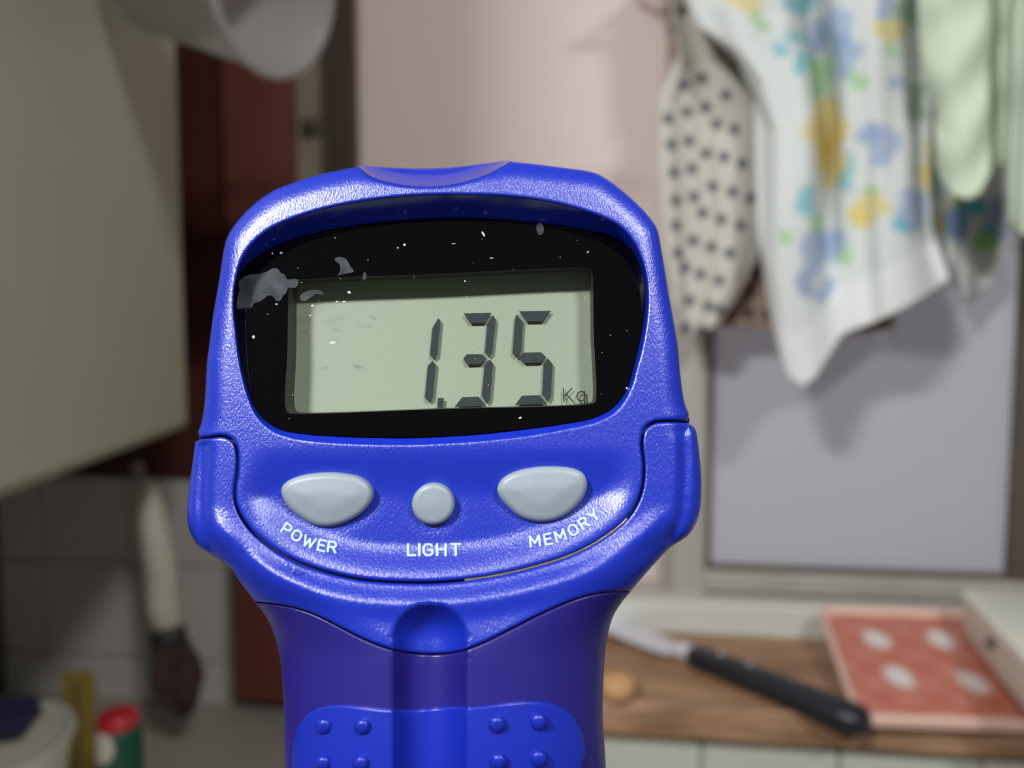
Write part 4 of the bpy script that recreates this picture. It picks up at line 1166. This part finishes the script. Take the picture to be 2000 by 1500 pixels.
# dark strip added below the seams as the shade of the deep groove
gs = np.concatenate([offset(headpoly, 0)])
Q = resamp(cSE, 260); tq = np.gradient(Q, axis=0); tq /= np.linalg.norm(tq, axis=1, keepdims=True); nq = np.stack([-tq[:, 1], tq[:, 0]], 1)
hq = H(Q[:, 0], Q[:, 1]); V = []; Fc = []
for s in (-9, 9):
    q = Q + nq * s; V += list(P(q[:, 0], q[:, 1], hq - 16))
for k in range(259): Fc.append((k, k + 1, 260 + k + 1, 260 + k))
mesh_obj('seam_shade_strip', V, Fc, M_seam_shade, scale, smooth=False)
# strip of metal showing in the lower right seam
sel = [i for i in range(260) if 905 < Q[i, 0] < 1228 and Q[i, 1] > 1000]
V = []; Fc = []; m_ = len(sel)
for s, dh in ((-2.4, -5.5), (0.2, -3.2), (3.0, -5.5)):
    q = Q[sel] + nq[sel] * s; V += list(P(q[:, 0], q[:, 1], hq[sel] + dh))
for r in range(2):
    for k in range(m_ - 1): Fc.append((r * m_ + k, r * m_ + k + 1, (r + 1) * m_ + k + 1, (r + 1) * m_ + k))
tag(mesh_obj('metal_strip', V, Fc, M_metal, scale), 'dull metal edge showing in the lower seam')

# ---- grip pad with studs
padp = catmull([(571, 1500), (573, 1450), (588, 1410), (620, 1384), (662, 1377), (705, 1380), (747, 1385), (811, 1386), (875, 1381), (917, 1381), (981, 1374), (1045, 1370), (1087, 1377), (1120, 1399), (1138, 1433), (1143, 1471), (1136, 1500), (1142, 1600), (1140, 1760), (1100, 1820), (1045, 1834), (660, 1834), (610, 1820), (576, 1770), (568, 1640)], True, 4)
pad = region('grip_pad', padp, [], lambda x, y: H(x, y) + 5, M_pad, scale, step=7, rings=(1, 2, 3.5, 5.5, 8, 12, 18), r_edge=5, depth=-20, cap=False)
tag(pad, 'brighter blue raised pad with round studs')
rows = [[(633, 1419), (708, 1420), (971, 1416), (1052, 1411)], [(631, 1492), (705, 1492), (974, 1489), (1052, 1483)]]
for k in range(2, 5): rows.append([(631, 1492 + 72 * (k - 1)), (705, 1492 + 72 * (k - 1)), (974, 1489 + 72 * (k - 1)), (1052, 1483 + 72 * (k - 1))])
for row in rows:
    for (x, y) in row:
        V = []; Fc = []; sg = 24; rs = 15.5 if x < 800 else 17; h0 = float(H(np.array([x]), np.array([y]))[0]) + 4
        prof_ = [(1.12, -3), (1.0, 1), (.97, 6), (.88, 9.5), (.7, 12), (.4, 13.5)]
        for (rr, hh) in prof_:
            for k in range(sg):
                a = 2 * math.pi * k / sg; V.append(P(x + rs * rr * math.cos(a), y + rs * rr * math.sin(a), h0 + hh))
        V.append(P(x, y, h0 + 14))
        for q in range(len(prof_) - 1):
            for k in range(sg):
                k2 = (k + 1) % sg; Fc.append((q * sg + k, (q + 1) * sg + k, (q + 1) * sg + k2, q * sg + k2))
        for k in range(sg): Fc.append(((len(prof_) - 1) * sg + k, len(V) - 1, (len(prof_) - 1) * sg + (k + 1) % sg))
        mesh_obj('stud', V, Fc, M_pad, pad)

# ---- water film with the lamp's grey sheen painted in, and specks on the window
def film_mat():
    h = N('water_film_sheen'); tc = h.n('ShaderNodeTexCoord'); nz = h.n('ShaderNodeTexNoise'); nz.inputs['Scale'].default_value = 500; nz.inputs['Detail'].default_value = 4
    h.l(tc.outputs['Object'], nz.inputs['Vector'])
    h.b.inputs['Base Color'].default_value = rgb(150, 158, 168); h.b.inputs['Roughness'].default_value = .5
    t = h.n('ShaderNodeBsdfTransparent'); ms = h.n('ShaderNodeMixShader')
    mr = h.n('ShaderNodeMapRange'); mr.inputs['From Min'].default_value = .35; mr.inputs['From Max'].default_value = .65; mr.inputs['To Min'].default_value = .09; mr.inputs['To Max'].default_value = .17
    h.l(nz.outputs['Fac'], mr.inputs['Value']); h.l(mr.outputs[0], ms.inputs[0]); h.l(t.outputs[0], ms.inputs[1]); h.l(h.b.outputs[0], ms.inputs[2])
    h.l(ms.outputs[0], h.t.nodes['Material Output'].inputs['Surface']); return h.m
M_film = film_mat()
hw = lambda x, y: hg(x, y) + 2.3
film1 = [(466, 553), (470, 546), (486, 537), (505, 535), (522, 530), (533, 524), (543, 526), (548, 533), (556, 536), (560, 545), (572, 545), (582, 546), (583, 553), (576, 562), (563, 562), (559, 572), (553, 577), (548, 586), (541, 588), (532, 578), (524, 577), (514, 584), (505, 590), (496, 592), (492, 600), (476, 602), (464, 603), (464, 580), (468, 565)]
film2 = [(653, 506), (664, 502), (676, 506), (684, 520), (691, 530), (676, 534), (659, 538), (664, 530), (664, 518)]
film3 = [(588, 575), (600, 569), (614, 566), (628, 569), (632, 576), (618, 574), (608, 580), (596, 588), (587, 586)]
film4 = [(712, 530), (716, 540), (714, 546), (708, 545)]
for f_ in (film1, film2, film3, film4):
    o = flat('water_smear', [catmull(f_, True, 4)], hw, M_film, cov, .1)
o = flat('water_smear', [catmull([(1048, 440), (1053, 436), (1059, 438), (1062, 447), (1060, 456), (1054, 459), (1049, 453)], True, 3)], hw, M_film, cov, .1)
sp = []
fixed = [(790, 478, 2.4, 2.4, 0), (944, 457, 1.8, 6, -.5), (549, 494, 3.2, 2.2, 0), (532, 495, 1.8, 1.8, 0), (682, 571, 3.4, 2.6, .4), (610, 597, 3, 1.8, -.3), (658, 589, 2.5, 1.3, 0), (672, 589, 3, 1.5, 0), (495, 658, 2.6, 3.4, 0), (1148, 492, 1, 2.8, .6), (650, 669, 7, 2, -.2), (777, 484, 1.5, 1.5, 0), (908, 549, 1.6, 1.6, 0), (1224, 758, 2, 2, 0), (1016, 816, 3, 1.8, -.5), (960, 504, 4, .7, 0), (606, 616, 2.6, 1.2, 0), (540, 594, 2.2, 1.6, 0), (886, 476, 4, .8, 0)]
for _ in range(45):
    x = rng.uniform(470, 1240); y = rng.uniform(450, 830)
    if inside(np.array([[x, y]]), offset(cGL, 12))[0]: fixed.append((x, y, rng.uniform(.4, 1.1), rng.uniform(.4, 1.1), rng.uniform(0, 3)))
for (x, y, rx, ry, a) in fixed:
    c, s = math.cos(a), math.sin(a)
    sp.append([(x + rx * math.cos(t) * c - ry * math.sin(t) * s, y + rx * math.cos(t) * s + ry * math.sin(t) * c) for t in np.linspace(0, 2 * math.pi, 7, endpoint=False)])
o = flat('dust_specks', sp, hw, mat('dust', rgb(190, 190, 190), .6, noise=(900, .2)), cov, .2); o['kind'] = 'stuff'
# scratches on the LCD side: faint hairline at the right
flat('scratch', [[(1090, 575), (1091, 575), (1089.5, 690), (1088.5, 690)]], hw, M_film, cov, .1)

# water drop caught in the lower left seam and a bead on the power button
def drop(name, pts, hmax, label, hf=H, base=1.0):
    p = catmull(pts, True, 3); c = p.mean(0)
    def hh(x, y): return hf(x, y) + base + hmax * sstep(0, 16, pdist(np.stack([x, y], 1), p))
    h = N('clear_water'); 
    o = region(name, p, [], hh, M_water, None, step=3, rings=(.5, 1.2, 2.5, 4), r_edge=0, depth=-1.0, cap=False)
    o.matrix_world = scale.matrix_world.copy(); o.location = scale.location; o.rotation_euler = scale.rotation_euler
    bpy.data.materials.remove(h.m)
    tag(o, label, 'water drop'); return o
def water_mat():
    h = N('water_on_blue'); h.b.inputs['Roughness'].default_value = .02; h.b.inputs['IOR'].default_value = 1.33
    h.b.inputs['Base Color'].default_value = (1, 1, 1, 1)
    t = h.n('ShaderNodeBsdfTransparent'); t.inputs[0].default_value = (.82, .86, .92, 1)
    g = h.n('ShaderNodeBsdfGlossy'); g.inputs['Roughness'].default_value = .03
    f = h.n('ShaderNodeFresnel'); f.inputs['IOR'].default_value = 1.33
    ms = h.n('ShaderNodeMixShader'); h.l(f.outputs[0], ms.inputs[0]); h.l(t.outputs[0], ms.inputs[1]); h.l(g.outputs[0], ms.inputs[2])
    h.l(ms.outputs[0], h.t.nodes['Material Output'].inputs['Surface']); return h.m
M_water = water_mat()
drop('water_drop', [(553, 1100), (560, 1097), (572, 1100), (588, 1106), (600, 1112), (597, 1118), (590, 1123), (580, 1124), (573, 1121), (570, 1114), (560, 1108)], 5, 'clear water drop caught under the lower left seam of the blue scale')
